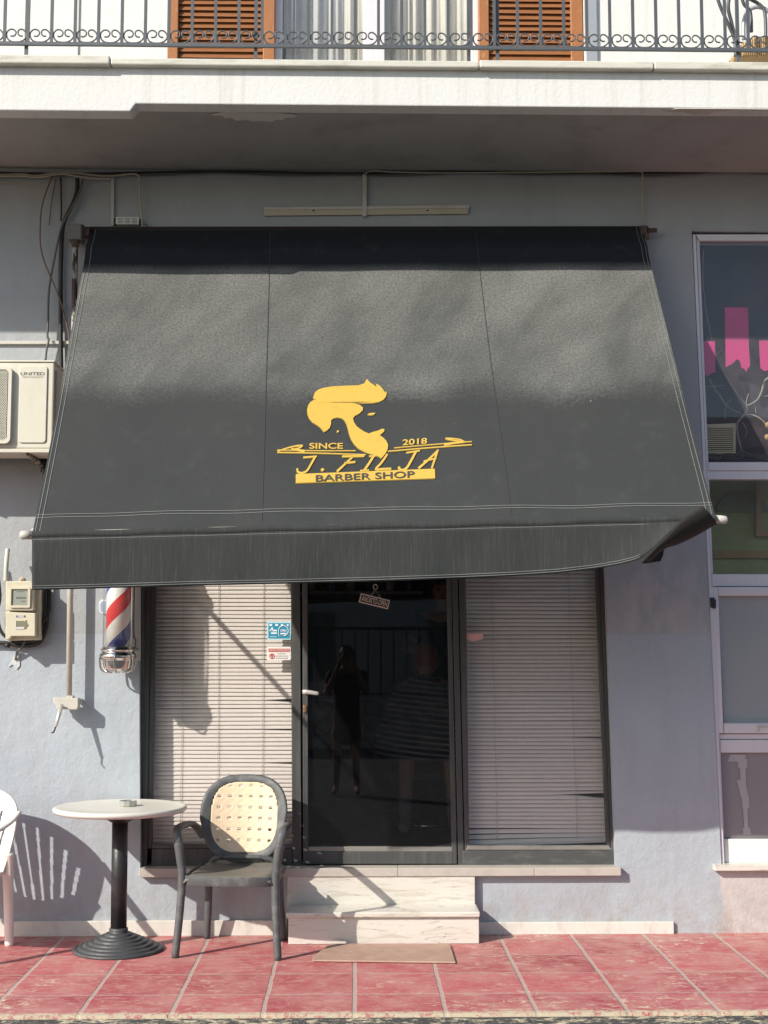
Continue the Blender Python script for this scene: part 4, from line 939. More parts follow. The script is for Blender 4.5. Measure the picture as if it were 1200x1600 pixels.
def stripes():
    m = NT('barber_stripes'); tc = m.n('ShaderNodeTexCoord'); x, y, z = m.xyz(tc.outputs['Object'])
    ang = m.math('DIVIDE', m.math('ARCTAN2', y, x), 2 * math.pi)
    ph = m.math('FRACT', m.math('ADD', m.math('SUBTRACT', m.math('DIVIDE', z, 0.40), ang), 10.52))
    cr = m.n('ShaderNodeValToRGB'); cr.color_ramp.interpolation = 'CONSTANT'; e = cr.color_ramp.elements
    e[0].position = 0.0; e[0].color = (0.02, 0.05, 0.30, 1); e[1].position = 0.24; e[1].color = (0.76, 0.74, 0.70, 1)
    for p, c_ in ((0.5, (0.62, 0.02, 0.022, 1)), (0.76, (0.76, 0.74, 0.70, 1))): q = e.new(p); q.color = c_
    m.l(ph, cr.inputs[0]); return m.fin(cr.outputs[0], 0.3)
SP = MB().lathe([(r_(38), 0.12), (r_(38), ZT_ - ZB - 0.12)], (pc.x, yp, ZB), 36).build('striped_core', stripes(), BP)
# cage around the bottom cap
m = MB()
for a_ in (25, 155, 205, 335, 90, 270):
    ca, sa = math.cos(R(a_)), math.sin(R(a_)); q = lambda rr, h_: (pc.x + rr * ca, yp + rr * sa, ZB + h_)
    m.tube(spline([q(r_(57), 0.088), q(r_(56), 0.05), q(r_(52), 0.018), q(r_(40), 0.002), q(r_(20), -0.002)], 4), 0.0055, 7)
m.build('cage', M['chrome'], BP)
m = MB().rect(205, 700, 219.5, 1032, -0.012, 0.011); m.build('back_plate', pm('pale_back_plate', (0.60, 0.60, 0.57), 0.5, 0.05), BP, bev=0.002)
m = MB()
for y_ in (1020, 850): q = P(214, y_, -0.02); m.tube([(pc.x + 0.06, yp, q.z + 0.02), (q.x, -0.10, q.z + 0.02), (q.x, -0.012, q.z + 0.02)], 0.009, 8)
m.build('wall_arm', M['chrome'], BP)
m = MB().tube(spline([P(210, 900, yp + 0.03), P(209, 985, yp + 0.03), P(212, 1000, yp + 0.03), P(211, 1012, yp + 0.02)], 5), 0.004, 7); m.build('power_cord', M['cable_g'], BP)
hp = [(155, 941), (159, 937), (174, 937), (174, 959), (159, 959), (155, 955)]
hx = thing('wall_plate', 'small pale octagonal metal plate on the wall behind the barber pole', 'plate', tuple(P(165, 948, 0)))
MB().pq(hp, -0.012, 0.011).build('rim', pm('pale_blue_rim', (0.62, 0.68, 0.74), 0.4), hx, bev=0.002)
MB().pq([(157, 942), (160, 939.5), (173, 939.5), (173, 957), (160, 957), (157, 954)], -0.0135, 0.0012).build('plate_centre', pm('grey_blue_plate', (0.3, 0.36, 0.44), 0.4), hx)

# ------------------------------------------------------------------ cables and small fittings under the balcony
def cab(name, pts, r, mat, label, cat='cable', group='wall cables', Y=-0.02):
    return tag(MB().tube(spline([P(x, y, Y) for x, y in pts], 5), r, 6).build(name, mat, None), label, cat, group)
random.seed(3)
line = [(x, 270 + 1.6 * math.sin(x / 70) + (x / 1200) * -1.5) for x in range(-60, 1290, 45)]
cab('cable', line, 0.007, M['cable_b'], 'black cable running along the whole wall just under the balcony slab')
cab('cable', [(x, y + 3.4 + 1.2 * math.sin(x / 31)) for x, y in line], 0.0045, M['cable_g'], 'thin grey cable clipped along the wall under the black one')
cab('cable', [(-40, 273), (0, 273), (35, 272), (55, 275), (80, 271), (110, 270), (140, 273), (170, 275), (205, 272), (214, 273), (218, 279), (219, 310), (222, 345), (223, 357)], 0.006, M['cable_w'], 'cream cable under the slab that turns down beside the small vent', Y=-0.035)
cab('cable', [(-40, 276), (30, 275), (60, 277), (95, 272), (125, 276), (150, 279), (174, 279)], 0.005, M['cable_w'], 'second cream cable ending at the top of the short white conduit', Y=-0.045)
cab('cable', [(82, 275), (72, 300), (65, 325), (63, 350), (63, 380), (68, 405), (78, 430), (92, 463), (100, 490), (107, 520), (108, 535), (106, 560)], 0.004, M['cable_r'], 'thin brown wire bowing out to the left of the black cables', Y=-0.05)
cab('cable', [(121, 279), (120, 300), (112, 322), (101, 345), (97, 370), (95, 420), (95, 520), (96, 600), (97, 720)], 0.0125, M['cable_b'], 'thick black cable dropping beside the awning gearbox', Y=-0.03)
cab('cable', [(129, 280), (124, 300), (112, 325), (98, 350), (90, 380), (80, 430), (76, 460), (75, 500), (74, 525), (76, 531), (73, 545), (71, 563)], 0.0065, M['cable_g'], 'grey cable crossing behind the thin wire down to the air conditioner', Y=-0.045)
cab('cable', [(95, 277), (96, 330), (95, 345)], 0.005, M['cable_b'], 'short thin black wire above the left end of the awning')
cab('cable', [(87, 280), (80, 320), (77, 352)], 0.003, M['cable_r'], 'faint short brown wire hanging left of the thick black cable')
cab('cable', [(570, 274), (574, 269), (586, 267), (620, 269), (700, 270), (840, 269), (960, 268), (998, 268), (1004, 273), (1004, 310), (1003, 350)], 0.0045, M['cable_w'], 'cream cable from the middle conduit along the slab and down to the awning right end', Y=-0.03)
cab('cable', [(0, 285), (20, 286), (42, 288), (46, 289)], 0.003, M['cable_w'], 'short pale wire end on the wall below the slab at far left', Y=-0.01)
cab('cable', [(223, 350), (229, 351), (231, 357)], 0.002, M['cable_b'], 'tiny black wire loop beside the small vent')
tag(MB().rect(173.5, 277, 178, 352, -0.02, 0.019).build('conduit', M['conduit'], None, bev=0.002), 'short white conduit standing left of the small vent', 'conduit', 'white conduits')
tag(MB().rect(566.5, 272, 573, 338, -0.026, 0.025).build('conduit', M['conduit'], None, bev=0.002), 'short white conduit crossing the middle of the long batten', 'conduit', 'white conduits')
tag(MB().rect(-60, 532.5, 118, 537.5, -0.02, 0.019).build('conduit', M['conduit'], None, bev=0.002), 'long horizontal white conduit above the air conditioner', 'conduit', 'white conduits')
bt = thing('light_batten', 'long yellowed empty light batten on the wall above the awning', 'light fitting', tuple(P(570, 328, 0)))
MB().pq([(412, 325), (413, 337), (731, 334), (733, 322)], -0.018, 0.017).build('channel', M['batten'], bt, bev=0.002)
MB().pq([(412, 324), (412.2, 328), (733, 325), (733, 320.5)], -0.024, 0.005).build('channel_lip', M['conduit'], bt)
s = MB()
for x_ in (490, 668): s.rect(x_ - 1.5, 327.5, x_ + 1.5, 330, -0.0215, 0.002)
s.build('screw', M['dark'], bt)
vt = thing('small_vent', 'small white slotted sensor box beside the conduit above the awning', 'vent', tuple(P(197, 345, 0)))
MB().rect(181, 339, 217, 350.5, -0.03, 0.029).build('housing', pm('vent_grey', (0.75, 0.75, 0.72), 0.5), vt, bev=0.002)
s = MB()
for i in range(3):
    for j in range(4): x0_ = 183.5 + i * 11; s.rect(x0_, 341 + j * 2.2, x0_ + 9, 342 + j * 2.2, -0.0312, 0.0015)
s.build('vent_slots', M['ink'], vt)
MB().rect(177.5, 341, 180.8, 350, -0.025, 0.024).build('clip', M['dark'], vt); MB().rect(217.3, 342, 220, 350, -0.025, 0.024).build('clip', M['dark'], vt)

# ------------------------------------------------------------------ blinds behind the shop windows
def blind(name, label, xa, xb, y0, y1, Y, cords, special, tilt=0.0):
    b = thing(name, label, 'window blind', tuple(P((xa(1100) + xb(1100)) / 2, y1, Y)), 'venetian blinds in the shop front')
    m = MB(); zt_, zb_ = P(600, y0, Y).z, P(600, y1, Y).z; pt = 0.0235; n = int((zt_ - zb_) / pt); segs = 14
    a0, a1 = P(xa(920), 920, Y), P(xa(1320), 1320, Y); b0, b1 = P(xb(920), 920, Y), P(xb(1320), 1320, Y)
    for i in range(n + 1):
        z = zb_ + i * pt; fa = (z - a1.z) / (a0.z - a1.z); fb = (z - b1.z) / (b0.z - b1.z)
        xl_, xr_ = a1.x + (a0.x - a1.x) * fa, b1.x + (b0.x - b1.x) * fb; vs = []; fs = []
        d0 = random.uniform(-0.0012, 0.0012); d1 = random.uniform(-0.0015, 0.0015)
        sp = special.get(i)
        for s_ in range(segs + 1):
            t = s_ / segs; x = xl_ + (xr_ - xl_) * t; dz = d0 * (1 - t) + d1 * t + tilt * (1 - t) * max(0, 1 - i / 3); tw = 1.0
            dz += 0.0010 * math.sin(i * 0.37 + t * 3)
            if sp:
                k = max(0, (t - sp[0]) / (1 - sp[0])); dz += sp[1] * k ** 1.3; tw = 1 - sp[2] * min(1, k * 1.5)
            hh = 0.0113
            # closed slat: curved strip, upper edge inwards
            for q, (yy, zz_) in enumerate(((0.006, hh), (-0.001, 0.004), (-0.003, -0.004), (-0.006 + 0.002, -hh))):
                vs.append((x, Y + yy * (2 - tw), z + dz + zz_ * tw))
        for s_ in range(segs):
            for q in range(3): a = s_ * 4 + q; fs.append((a, a + 1, a + 5, a + 4))
        m.add(vs, fs, True)
    m.build('slats', M['slat'], b, fix=False)
    for cx in cords:
        c_ = MB().tube([P(cx(y_), y_, Y - 0.011) for y_ in (760, 920, 1050, 1180, y1 - 1)], 0.0016, 5); c_.build('cord', M['cord'], b)
    r_ = MB().prism([(a1.x, Y - 0.008, zb_ - 0.022 + tilt), (b1.x, Y - 0.008, zb_ - 0.022), (b1.x, Y - 0.008, zb_ - 0.012), (a1.x, Y - 0.008, zb_ - 0.012 + tilt)], (0, 0.018, 0))
    r_.build('bottom_rail', M['slat'], b, bev=0.002)
    return b
YBL = 0.15
blind('venetian_blind', 'pale sunlit blind in the left shop window, a few slats bent at its right edge', lx(243.5, 920, 237.5, 1320), lx(454.5, 915, 456.5, 1320), 760, 1318, YBL,
      [lx(287, 920, 281, 1320), lx(341, 920, 340, 1320), lx(411, 920, 409, 1320)], {34: (0.8, -0.005, 0.5), 35: (0.75, 0.006, 0.2), 27: (0.75, -0.004, 0.3), 19: (0.78, -0.005, 0.35), 20: (0.8, 0.003, 0)})
blind('venetian_blind', 'shaded blind in the right shop window with a sagging bottom and a torn open slat', lx(727, 905, 732, 1320), lx(932, 905, 950, 1320), 760, 1311, YBL,
      [lx(768, 905, 777, 1315), lx(888, 905, 902, 1315)], {11: (0.55, 0.006, 0.35), 10: (0.75, -0.012, 0.55), 24: (0.75, -0.003, 0.3), 12: (0.6, 0.002, 0)}, tilt=-0.022)
# stickers and the hanging sign
def card(name, label, cat, pts, Y, mat): return tag(MB().pq(pts, Y, 0.002).build(name, mat, None), label, cat)
ys = YF + 0.024
bs = thing('blue_sticker', 'blue card payment sticker on the left shop window beside the door', 'sticker', tuple(P(436, 985, ys)))
MB().rect(417.5, 971.5, 454, 999.5, ys, 0.002).build('backing', pm('pale_blue_border', (0.45, 0.7, 0.78), 0.5), bs)
MB().rect(419.3, 973.5, 452.5, 997.5, ys - 0.0012, 0.001).build('blue_field', pm('cyan_print', (0.03, 0.27, 0.43), 0.4, 0.15, 15, 0), bs)
s = MB(); c0 = P(443, 985.5, ys - 0.002); 
pts = [c0 + Vector((0.028 * math.cos(R(a_)), 0, 0.029 * math.sin(R(a_)))) for a_ in range(-90, 181, 15)] + [c0 + Vector((-0.028, 0, -0.030))]
s.tube(pts + [pts[0]], 0.0022, 6)
text_at(s, 'OPEN', P(438, 987, ys - 0.0025), P(447.5, 987, ys - 0.0025) - P(438, 987, ys - 0.0025), Vector((0, 0, 0.013)), bold=0.03)
s.rect(438, 989, 447, 991, ys - 0.0022, 0.001); s.rect(423.5, 984, 432.5, 986.5, ys - 0.0022, 0.001); s.rect(423.5, 988, 432.5, 990.5, ys - 0.0022, 0.001); s.rect(421.5, 994.5, 432, 995.2, ys - 0.0022, 0.001)
for x_, w_ in ((420.8, 4.5), (430, 4.5), (439, 3.5), (448.3, 2.6)): s.rect(x_, 975, x_ + w_, 978, ys - 0.0022, 0.001)
s.pq([(421, 985), (423, 983), (425, 979.5), (426.5, 981), (427, 984), (424, 987)], ys - 0.0022, 0.001)
s.build('white_print', pm('white_ink', (0.75, 0.82, 0.84), 0.5), bs)
rs = thing('notice_sticker', 'white notice with a red heading under the blue sticker on the left shop window', 'sticker', tuple(P(436, 1021, ys)))
MB().rect(417, 1010.5, 454, 1031.5, ys, 0.002).build('backing', pm('sticker_white', (0.78, 0.76, 0.73), 0.5), rs)
s = MB().rect(419.5, 1013.5, 452.5, 1018.5, ys - 0.0012, 0.001); c0 = P(424.8, 1025.3, ys - 0.0012)
s.tube([c0 + Vector((0.0135 * math.cos(a_ / 9 * math.pi), 0, 0.0135 * math.sin(a_ / 9 * math.pi))) for a_ in range(19)], 0.002, 5)
s.pq([(423, 1023), (424, 1028), (426, 1028), (427, 1022.5), (425, 1021.5)], ys - 0.0012, 0.001)
s.build('red_print', pm('red_ink', (0.55, 0.09, 0.085), 0.5), rs)
s = MB(); text_at(s, 'ΑΠΑΓΟΡΕΥΣΗ', P(421, 1017.6, ys - 0.0025), P(451, 1017.6, ys - 0.0025) - P(421, 1017.6, ys - 0.0025), Vector((0, 0, 0.0115)), bold=0.01); s.build('heading_text', pm('white_ink_b', (0.78, 0.72, 0.7), 0.5), rs, fix=False)
s = MB()
for a_, b_, y_ in ((434, 446, 1021), (431, 450, 1024.6), (431, 450, 1028)):
    x_ = a_
    while x_ < b_: w_ = random.uniform(1.2, 3.4); s.rect(x_, y_, min(b_, x_ + w_), y_ + 0.9, ys - 0.0012, 0.001); x_ += w_ + 0.8
s.build('small_print', M['ink'], rs)
tag(MB().pq([(724.5, 990), (724.5, 999), (740, 1002), (754.5, 998.5), (755, 990.5)], YF + 0.025, 0.002).build('pink_sticker', pm('faded_pink_paper', (0.75, 0.43, 0.42), 0.6, 0.12, 40, 0), None), 'faded pink paper sticker on the right shop window', 'sticker')
yo = YF + 0.010
os_ = thing('open_sign', 'small tilted open sign hanging inside the top of the door', 'sign', tuple(P(585, 940, yo)))
def tl(x, y, Y): # tilted sign coordinates: x 0..1 along, y 0..1 up
    a = P(560.5, 941, Y); b = P(606, 952, Y); c_ = P(564, 927, Y); return a + (b - a) * x + (c_ - a) * y
MB().prism([tl(0, 0, yo), tl(1, 0, yo), tl(1, 1, yo), tl(0, 1, yo)], (0, 0.005, 0)).build('board', pm('cream_board', (0.78, 0.64, 0.56), 0.5), os_)
MB().prism([tl(0.035, 0.12, yo - 0.0015), tl(0.965, 0.12, yo - 0.0015), tl(0.965, 0.88, yo - 0.0015), tl(0.035, 0.88, yo - 0.0015)], (0, 0.001, 0)).build('dark_field', pm('dark_red_brown', (0.035, 0.012, 0.01), 0.5), os_)
s = MB(); o0 = tl(0.07, 0.22, yo - 0.003); text_at(s, 'ANOIKTO-OPEN', o0, tl(0.93, 0.22, yo - 0.003) - o0, tl(0.07, 0.80, yo - 0.003) - o0, bold=0.0); s.build('lettering', pm('sign_cream_ink', (0.85, 0.76, 0.66), 0.5), os_, fix=False)
s = MB(); hk = P(586.5, 921, yo); s.tube([tl(0.35, 1, yo), hk, tl(0.68, 1, yo)], 0.0015, 5)
s.tube([hk + Vector((0.012 * math.cos(a_ / 6 * math.pi), -0.002, 0.014 + 0.015 * math.sin(a_ / 6 * math.pi))) for a_ in range(13)], 0.002, 5); s.build('hook', M['handle'], os_)

# ================================================================== table, chairs, ashtray, slab
tx, ty = P(188, 1262, -0.37).x, -0.37
TBL = thing('bistro_table', 'round white cafe table on a ribbed dark pedestal beside the wall', 'table', (tx, ty, 0))
ztop = P(188, 1259, -0.37).z
rt_ = 0.352
MB().lathe([(0.05, -0.036), (rt_ - 0.03, -0.034), (rt_ - 0.012, -0.031), (rt_ - 0.001, -0.020), (rt_, -0.012), (rt_ - 0.004, -0.004), (rt_ - 0.014, 0.0), (rt_ - 0.026, -0.003), (0.2, -0.003), (0.001, -0.003)], (tx, ty, ztop), 80).build('table_top', M['table'], TBL)
MB().lathe([(0.040, ztop - 0.09), (0.11, ztop - 0.045), (0.11, ztop - 0.036)], (tx, ty, 0), 24).build('top_bracket', M['post'], TBL)
bxp = P(185, 1470, ty).x
MB().tube([(bxp, ty, 0.10), (tx, ty, ztop - 0.06)], 0.042, 28).build('post', M['post'], TBL)
prof = [(0.236, 0.0)]; 
for i in range(7):
    r0 = 0.236 - i * 0.0275; z_ = 0.014 + i * 0.0125
    prof += [(r0 + 0.002, z_ - 0.007), (r0 - 0.002, z_), (r0 - 0.010, z_ + 0.003), (r0 - 0.020, z_ + 0.003), (r0 - 0.0245, z_ + 0.0005)]
prof += [(0.050, 0.105), (0.048, 0.115), (0.04, 0.118)]
MB().lathe(prof, (bxp, ty, 0), 72).build('pedestal_base', M['base'], TBL)
ax, ay = P(200, 1254, -0.36).x, -0.36
ash = MB().lathe([(0.001, 0.0), (0.044, 0.0), (0.047, 0.004), (0.047, 0.026), (0.045, 0.029), (0.041, 0.028), (0.038, 0.010), (0.001, 0.008)], (ax, ay, ztop - 0.002), 10, smooth=False)
tag(ash.build('ashtray', pm('smoky_faceted_glass', (0.42, 0.42, 0.38), 0.1, 0.35, 40, 0.1, 50, metal=0.4), None), 'small clear glass ashtray on the white table top', 'ashtray')

# dark resin armchair with woven cream back
CX, CY, CR_ = -0.628, -0.355, R(-7)
CH = thing('garden_armchair', 'dark grey resin armchair with a cream woven back in front of the shop window', 'chair', (CX, CY, 0), 'outdoor chairs')
cR, sR = math.cos(CR_), math.sin(CR_)
def cw(x, y, z): return Vector((CX + x * cR - y * sR, CY + x * sR + y * cR, z))   # local -y is the front
def ob_tube(mb, pts, rx, ry, n=12):
    """oval bar: rx across (local x), ry fore and aft"""
    pts = spline(pts, 6); m_ = len(pts); vs = []; fs = []
    rxs = [rx[0] + (rx[1] - rx[0]) * i / (m_ - 1) for i in range(m_)] if isinstance(rx, tuple) else [rx] * m_
    for i, p in enumerate(pts):
        t = (pts[min(i + 1, m_ - 1)] - pts[max(i - 1, 0)]).normalized(); a = Vector((1, 0, 0)) - t * t.x
        if a.length < 0.2: a = Vector((0, 0, 1)) - t * t.z
        a.normalize(); b = t.cross(a)
        for k_ in range(n): an = 2 * math.pi * k_ / n; q = p + a * math.cos(an) * rxs[i] + b * math.sin(an) * ry; vs.append(cw(*q))
    for i in range(m_ - 1):
        for k_ in range(n): k2 = (k_ + 1) % n; fs.append((i * n + k_, i * n + k2, (i + 1) * n + k2, (i + 1) * n + k_))
    fs += [tuple(reversed(range(n))), tuple(range((m_ - 1) * n, m_ * n))]
    return mb.add(vs, fs, True)
for sx in (-1, 1):
    V = lambda x, y, z: Vector((sx * x, y, z))
    ob_tube(MB(), [V(0.268, -0.235, 0.0), V(0.252, -0.215, 0.22), V(0.246, -0.20, 0.40), V(0.256, -0.205, 0.50), V(0.268, -0.205, 0.575)], (0.020, 0.024), 0.021).build('leg', M['chair'], CH)
    ob_tube(MB(), [V(0.214, 0.245, 0.0), V(0.200, 0.215, 0.2), V(0.195, 0.19, 0.41)], (0.019, 0.022), 0.019).build('leg', M['chair'], CH)
    ob_tube(MB(), [V(0.267, -0.205, 0.572), V(0.276, -0.202, 0.618), V(0.280, -0.165, 0.645), V(0.276, -0.05, 0.648), V(0.262, 0.07, 0.638), V(0.245, 0.15, 0.60), V(0.228, 0.185, 0.56)], (0.0235, 0.024), 0.017).build('armrest', M['chair'], CH)
# seat
vs = []; fs = []; NN = 26
def seat_pt(u, v):
    hw = 0.232 - 0.03 * max(0, v); x = u * hw; y = -0.225 + (v + 1) / 2 * 0.43
    z = 0.418 - 0.020 * (1 - u * u) * (1 - v * v) + 0.012 * v * 0.5 - (0.018 if v < -0.9 else 0) * ((-v - 0.9) / 0.1)
    z -= 0.022 * max(0, abs(u) - 0.88) / 0.12
    return cw(x, y - 0.012 * (1 - u * u) * (1 if v < -0.8 else 0), z)
for j in range(NN + 1):
    for i in range(NN + 1): vs.append(seat_pt(-1 + 2 * i / NN, -1 + 2 * j / NN))
for j in range(NN):
    for i in range(NN): a = j * (NN + 1) + i; fs.append((a, a + 1, a + NN + 2, a + NN + 1))
M['seat'] = pm('dusty_brown_grey_resin', (0.17, 0.155, 0.135), 0.55, 0.2, 9, 0.15, 120, dirt=0.7, dcol=(0.09, 0.09, 0.09), ds=8)
st_ = MB().add(vs, fs, True).build('seat', M['seat'], CH, fix=False, solid=0.008)
ap = MB(); vs = []; fs = []
lst = [(-0.236, 0.15), (-0.238, -0.1), (-0.232, -0.20), (-0.2, -0.232), (-0.1, -0.243), (0, -0.247), (0.1, -0.243), (0.2, -0.232), (0.232, -0.20), (0.238, -0.1), (0.236, 0.15)]
for x_, y_ in lst: vs += [cw(x_, y_, 0.412), cw(x_ * 0.985, y_ * 0.985, 0.408 - (0.045 if y_ < 0.1 else 0.03))]
for i in range(len(lst) - 1): fs.append((2 * i, 2 * i + 1, 2 * i + 3, 2 * i + 2))
ap.add(vs, fs, True).build('seat_rim', M['chair'], CH, fix=False, solid=0.010, bev=0.002)
# back
def bk(x, z, off=0.0):
    y = 0.175 + (z - 0.44) * 0.20 - 0.05 * (x / 0.24) ** 2 + off
    return cw(x, y, z)
def sup(a_, w_, h_, e=2.8, ce=0.0):
    c_, s_ = math.cos(a_), math.sin(a_); return (w_ * math.copysign(abs(c_) ** (2 / e), c_), ce + h_ * math.copysign(abs(s_) ** (2 / e), s_))
zc_ = 0.655
def back_out(a_):
    x_, z_ = sup(a_, 0.236, 0.234, 2.7 if math.sin(a_) > 0 else 2.45, zc_)
    return (x_ * (1 + (0.03 if z_ > zc_ else -0.06 * (zc_ - z_) / 0.23)), z_)
def back_in(a_):
    x_, z_ = sup(a_, 0.180, 0.183, 3.2 if math.sin(a_) > 0 else 2.8, zc_ + 0.006)
    return (x_ * (1 + (0.0 if z_ > zc_ else -0.04 * (zc_ - z_) / 0.18)), z_)
n = 72; rings = []
for q in range(9):
    t = q / 8; bulge = -0.010 * math.sin(math.pi * t) ** 0.35
    rings.append([(lambda o_, i_: bk(o_[0] + (i_[0] - o_[0]) * t, o_[1] + (i_[1] - o_[1]) * t, bulge))(back_out(2 * math.pi * k_ / n), back_in(2 * math.pi * k_ / n)) for k_ in range(n)])
for q in range(1, 8):
    t = 1 - q / 8
    rings.append([(lambda o_, i_: bk(o_[0] + (i_[0] - o_[0]) * t, o_[1] + (i_[1] - o_[1]) * t, 0.014 * math.sin(math.pi * t)))(back_out(2 * math.pi * k_ / n), back_in(2 * math.pi * k_ / n)) for k_ in range(n)])
vs = [p for r__ in rings for p in r__]; m_ = len(rings); fs = []
for q in range(m_):
    for k_ in range(n): fs.append((q * n + k_, q * n + (k_ + 1) % n, ((q + 1) % m_) * n + (k_ + 1) % n, ((q + 1) % m_) * n + k_))
MB().add(vs, fs, True).build('backrest', M['chair'], CH)
cell = 0.0064; vs = []; fs = []; idx = {}
def vid(i, j):
    if (i, j) not in idx:
        x_, z_ = i * cell, zc_ + j * cell
        idx[(i, j)] = len(vs); vs.append(bk(x_, z_, -0.003 + 0.0006 * math.sin(i * 0.75) * math.sin(j * 0.75)))
    return idx[(i, j)]
for i in range(-30, 30):
    for j in range(-31, 32):
        x_, z_ = (i + 0.5) * cell, (j + 0.5) * cell
        if (abs(x_) / 0.185) ** 3.0 + (abs(z_ - 0.006) / 0.188) ** 3.0 > 1: continue
        if (i + 42) % 9 in (0, 1, 2) and (j + 37) % 9 in (0, 1) and (abs(x_) / 0.17) ** 3.2 + (abs(z_ - 0.008) / 0.172) ** 3.2 < 1: continue
        fs.append((vid(i, j), vid(i + 1, j), vid(i + 1, j + 1), vid(i, j + 1)))
MB().add(vs, fs, True).build('woven_panel', M['weave'], CH, fix=False, solid=0.006)
ob_tube(MB(), [Vector((-0.20, 0.19, 0.40)), Vector((-0.14, 0.165, 0.45)), Vector((0, 0.15, 0.455)), Vector((0.14, 0.165, 0.45)), Vector((0.20, 0.19, 0.40))], 0.012, 0.018).build('back_base', M['chair'], CH)

# white monobloc armchair at the left edge
WX, WY, WR_ = -2.115, -0.42, R(-15)
WC = thing('garden_armchair', 'white plastic garden armchair with a slotted back at the left edge', 'chair', (WX, WY, 0), 'outdoor chairs')
wc_, ws_ = math.cos(WR_), math.sin(WR_)
def ww(x, y, z): return Vector((WX + x * wc_ - y * ws_, WY + x * ws_ + y * wc_, z))
def wback(x, z, off=0.0):
    t = (z - 0.40) / 0.42
    y = 0.165 + 0.10 * t - 0.14 * (abs(x) / 0.30) ** 2.6 * (0.4 + 0.4 * t) + off
    return ww(x, y, z)
def halfw(z):
    t = (z - 0.38) / 0.44
    return 0.215 + 0.075 * math.sin(min(1, t) * 1.9) if t < 0.72 else (0.287) * math.sqrt(max(0.0, 1 - ((t - 0.72) / 0.30) ** 2.2))
vs = []; fs = []; idx = {}; nxs = 150; nzs = 120
def vid2(i, j):
    if (i, j) not in idx:
        z_ = 0.38 + 0.44 * j / nzs; x_ = (2 * i / nxs - 1) * max(0.03, halfw(z_)); idx[(i, j)] = len(vs); vs.append(wback(x_, z_))
    return idx[(i, j)]
for i in range(nxs):
    for j in range(nzs):
        z_ = 0.38 + 0.44 * (j + 0.5) / nzs; hw = max(0.03, halfw(z_)); x_ = (2 * (i + 0.5) / nxs - 1) * hw
        hole = False
        for s_ in range(-4, 5):
            fan = s_ * (0.038 + 0.020 * (z_ - 0.44) / 0.33)
            ztp = 0.785 - 0.0085 * s_ * s_; zbt = 0.44 + 0.004 * s_ * s_
            if abs(x_ - fan) < 0.0085 and zbt < z_ < ztp: hole = True
        if not hole: fs.append((vid2(i, j), vid2(i + 1, j), vid2(i + 1, j + 1), vid2(i, j + 1)))
MB().add(vs, fs, True).build('backrest', M['wchair'], WC, fix=False, solid=0.010)
vs = []; fs = []; N2 = 20
for j in range(N2 + 1):
    for i in range(N2 + 1):
        u, v = -1 + 2 * i / N2, j / N2; hw = 0.25 - 0.03 * v
        vs.append(ww(u * hw, -0.25 + 0.43 * v, 0.425 - 0.03 * v - 0.018 * (1 - u * u) - (0.03 * ((0.12 - v) / 0.12) if v < 0.12 else 0)))
for j in range(N2):
    for i in range(N2): a = j * (N2 + 1) + i; fs.append((a, a + 1, a + N2 + 2, a + N2 + 1))
MB().add(vs, fs, True).build('seat', M['wchair'], WC, fix=False, solid=0.012)
def wbar(pts, w_, th, name):
    """flat band, w_ wide across the path in the vertical/side sense"""
    pts = spline([Vector(p[:3]) for p in pts], 8); vs = []; fs = []; m_ = len(pts)
    for i, p in enumerate(pts):
        t = (pts[min(i + 1, m_ - 1)] - pts[max(i - 1, 0)]).normalized(); side = Vector((1, 0, 0)) - t * t.x
        side.normalize(); up = t.cross(side); ww_ = w_[0] + (w_[1] - w_[0]) * i / (m_ - 1)
        for a, b in ((-1, 0), (-0.6, 0.55), (0, 0.75), (0.6, 0.55), (1, 0), (0.8, -0.8), (-0.8, -0.8)): vs.append(ww(*(p + side * a * ww_ + up * b * th)))
    for i in range(m_ - 1):
        for k_ in range(7): fs.append((i * 7 + k_, i * 7 + (k_ + 1) % 7, (i + 1) * 7 + (k_ + 1) % 7, (i + 1) * 7 + k_))
    fs += [tuple(range(7)), tuple(reversed(range((m_ - 1) * 7, m_ * 7)))]
    return MB().add(vs, fs, True).build(name, M['wchair'], WC, bev=0.0)
for sx in (-1, 1):
    wbar([(sx * 0.278, 0.17, 0.715), (sx * 0.290, 0.06, 0.675), (sx * 0.295, -0.10, 0.645), (sx * 0.293, -0.20, 0.635), (sx * 0.290, -0.255, 0.610), (sx * 0.285, -0.262, 0.54), (sx * 0.27, -0.25, 0.42)], (0.026, 0.026), 0.012, 'armrest')
    wbar([(sx * 0.262, -0.235, 0.43), (sx * 0.285, -0.27, 0.20), (sx * 0.30, -0.29, 0.0)], (0.030, 0.022), 0.024, 'leg')
    wbar([(sx * 0.240, 0.145, 0.50), (sx * 0.228, 0.17, 0.42), (sx * 0.220, 0.205, 0.20), (sx * 0.214, 0.23, 0.0)], (0.034, 0.024), 0.024, 'leg')

# loose slab at the foot of the steps, grit
sl_ = [G(488, 1503, 0.002), G(712, 1506, 0.002), G(703, 1477, 0.002), G(516, 1477, 0.002), G(489, 1497, 0.002)]
m = MB(); m.prism(list(reversed([p + Vector((0, 0, 0.010)) for p in sl_])), (0, 0, -0.009))
tag(m.build('paving_slab', M['slab'], None, bev=0.004), 'loose chipped pinkish slab lying at the foot of the marble steps', 'paving slab')
m = MB(); m.prism([G(489, 1505, 0.001) + Vector((0, 0, .012)), G(522, 1505.5, 0.001) + Vector((0, 0, .012)), G(519, 1500, 0.001) + Vector((0, 0, .014)), G(490, 1494, 0.001) + Vector((0, 0, .014))], (0, 0, -0.011))
m = None

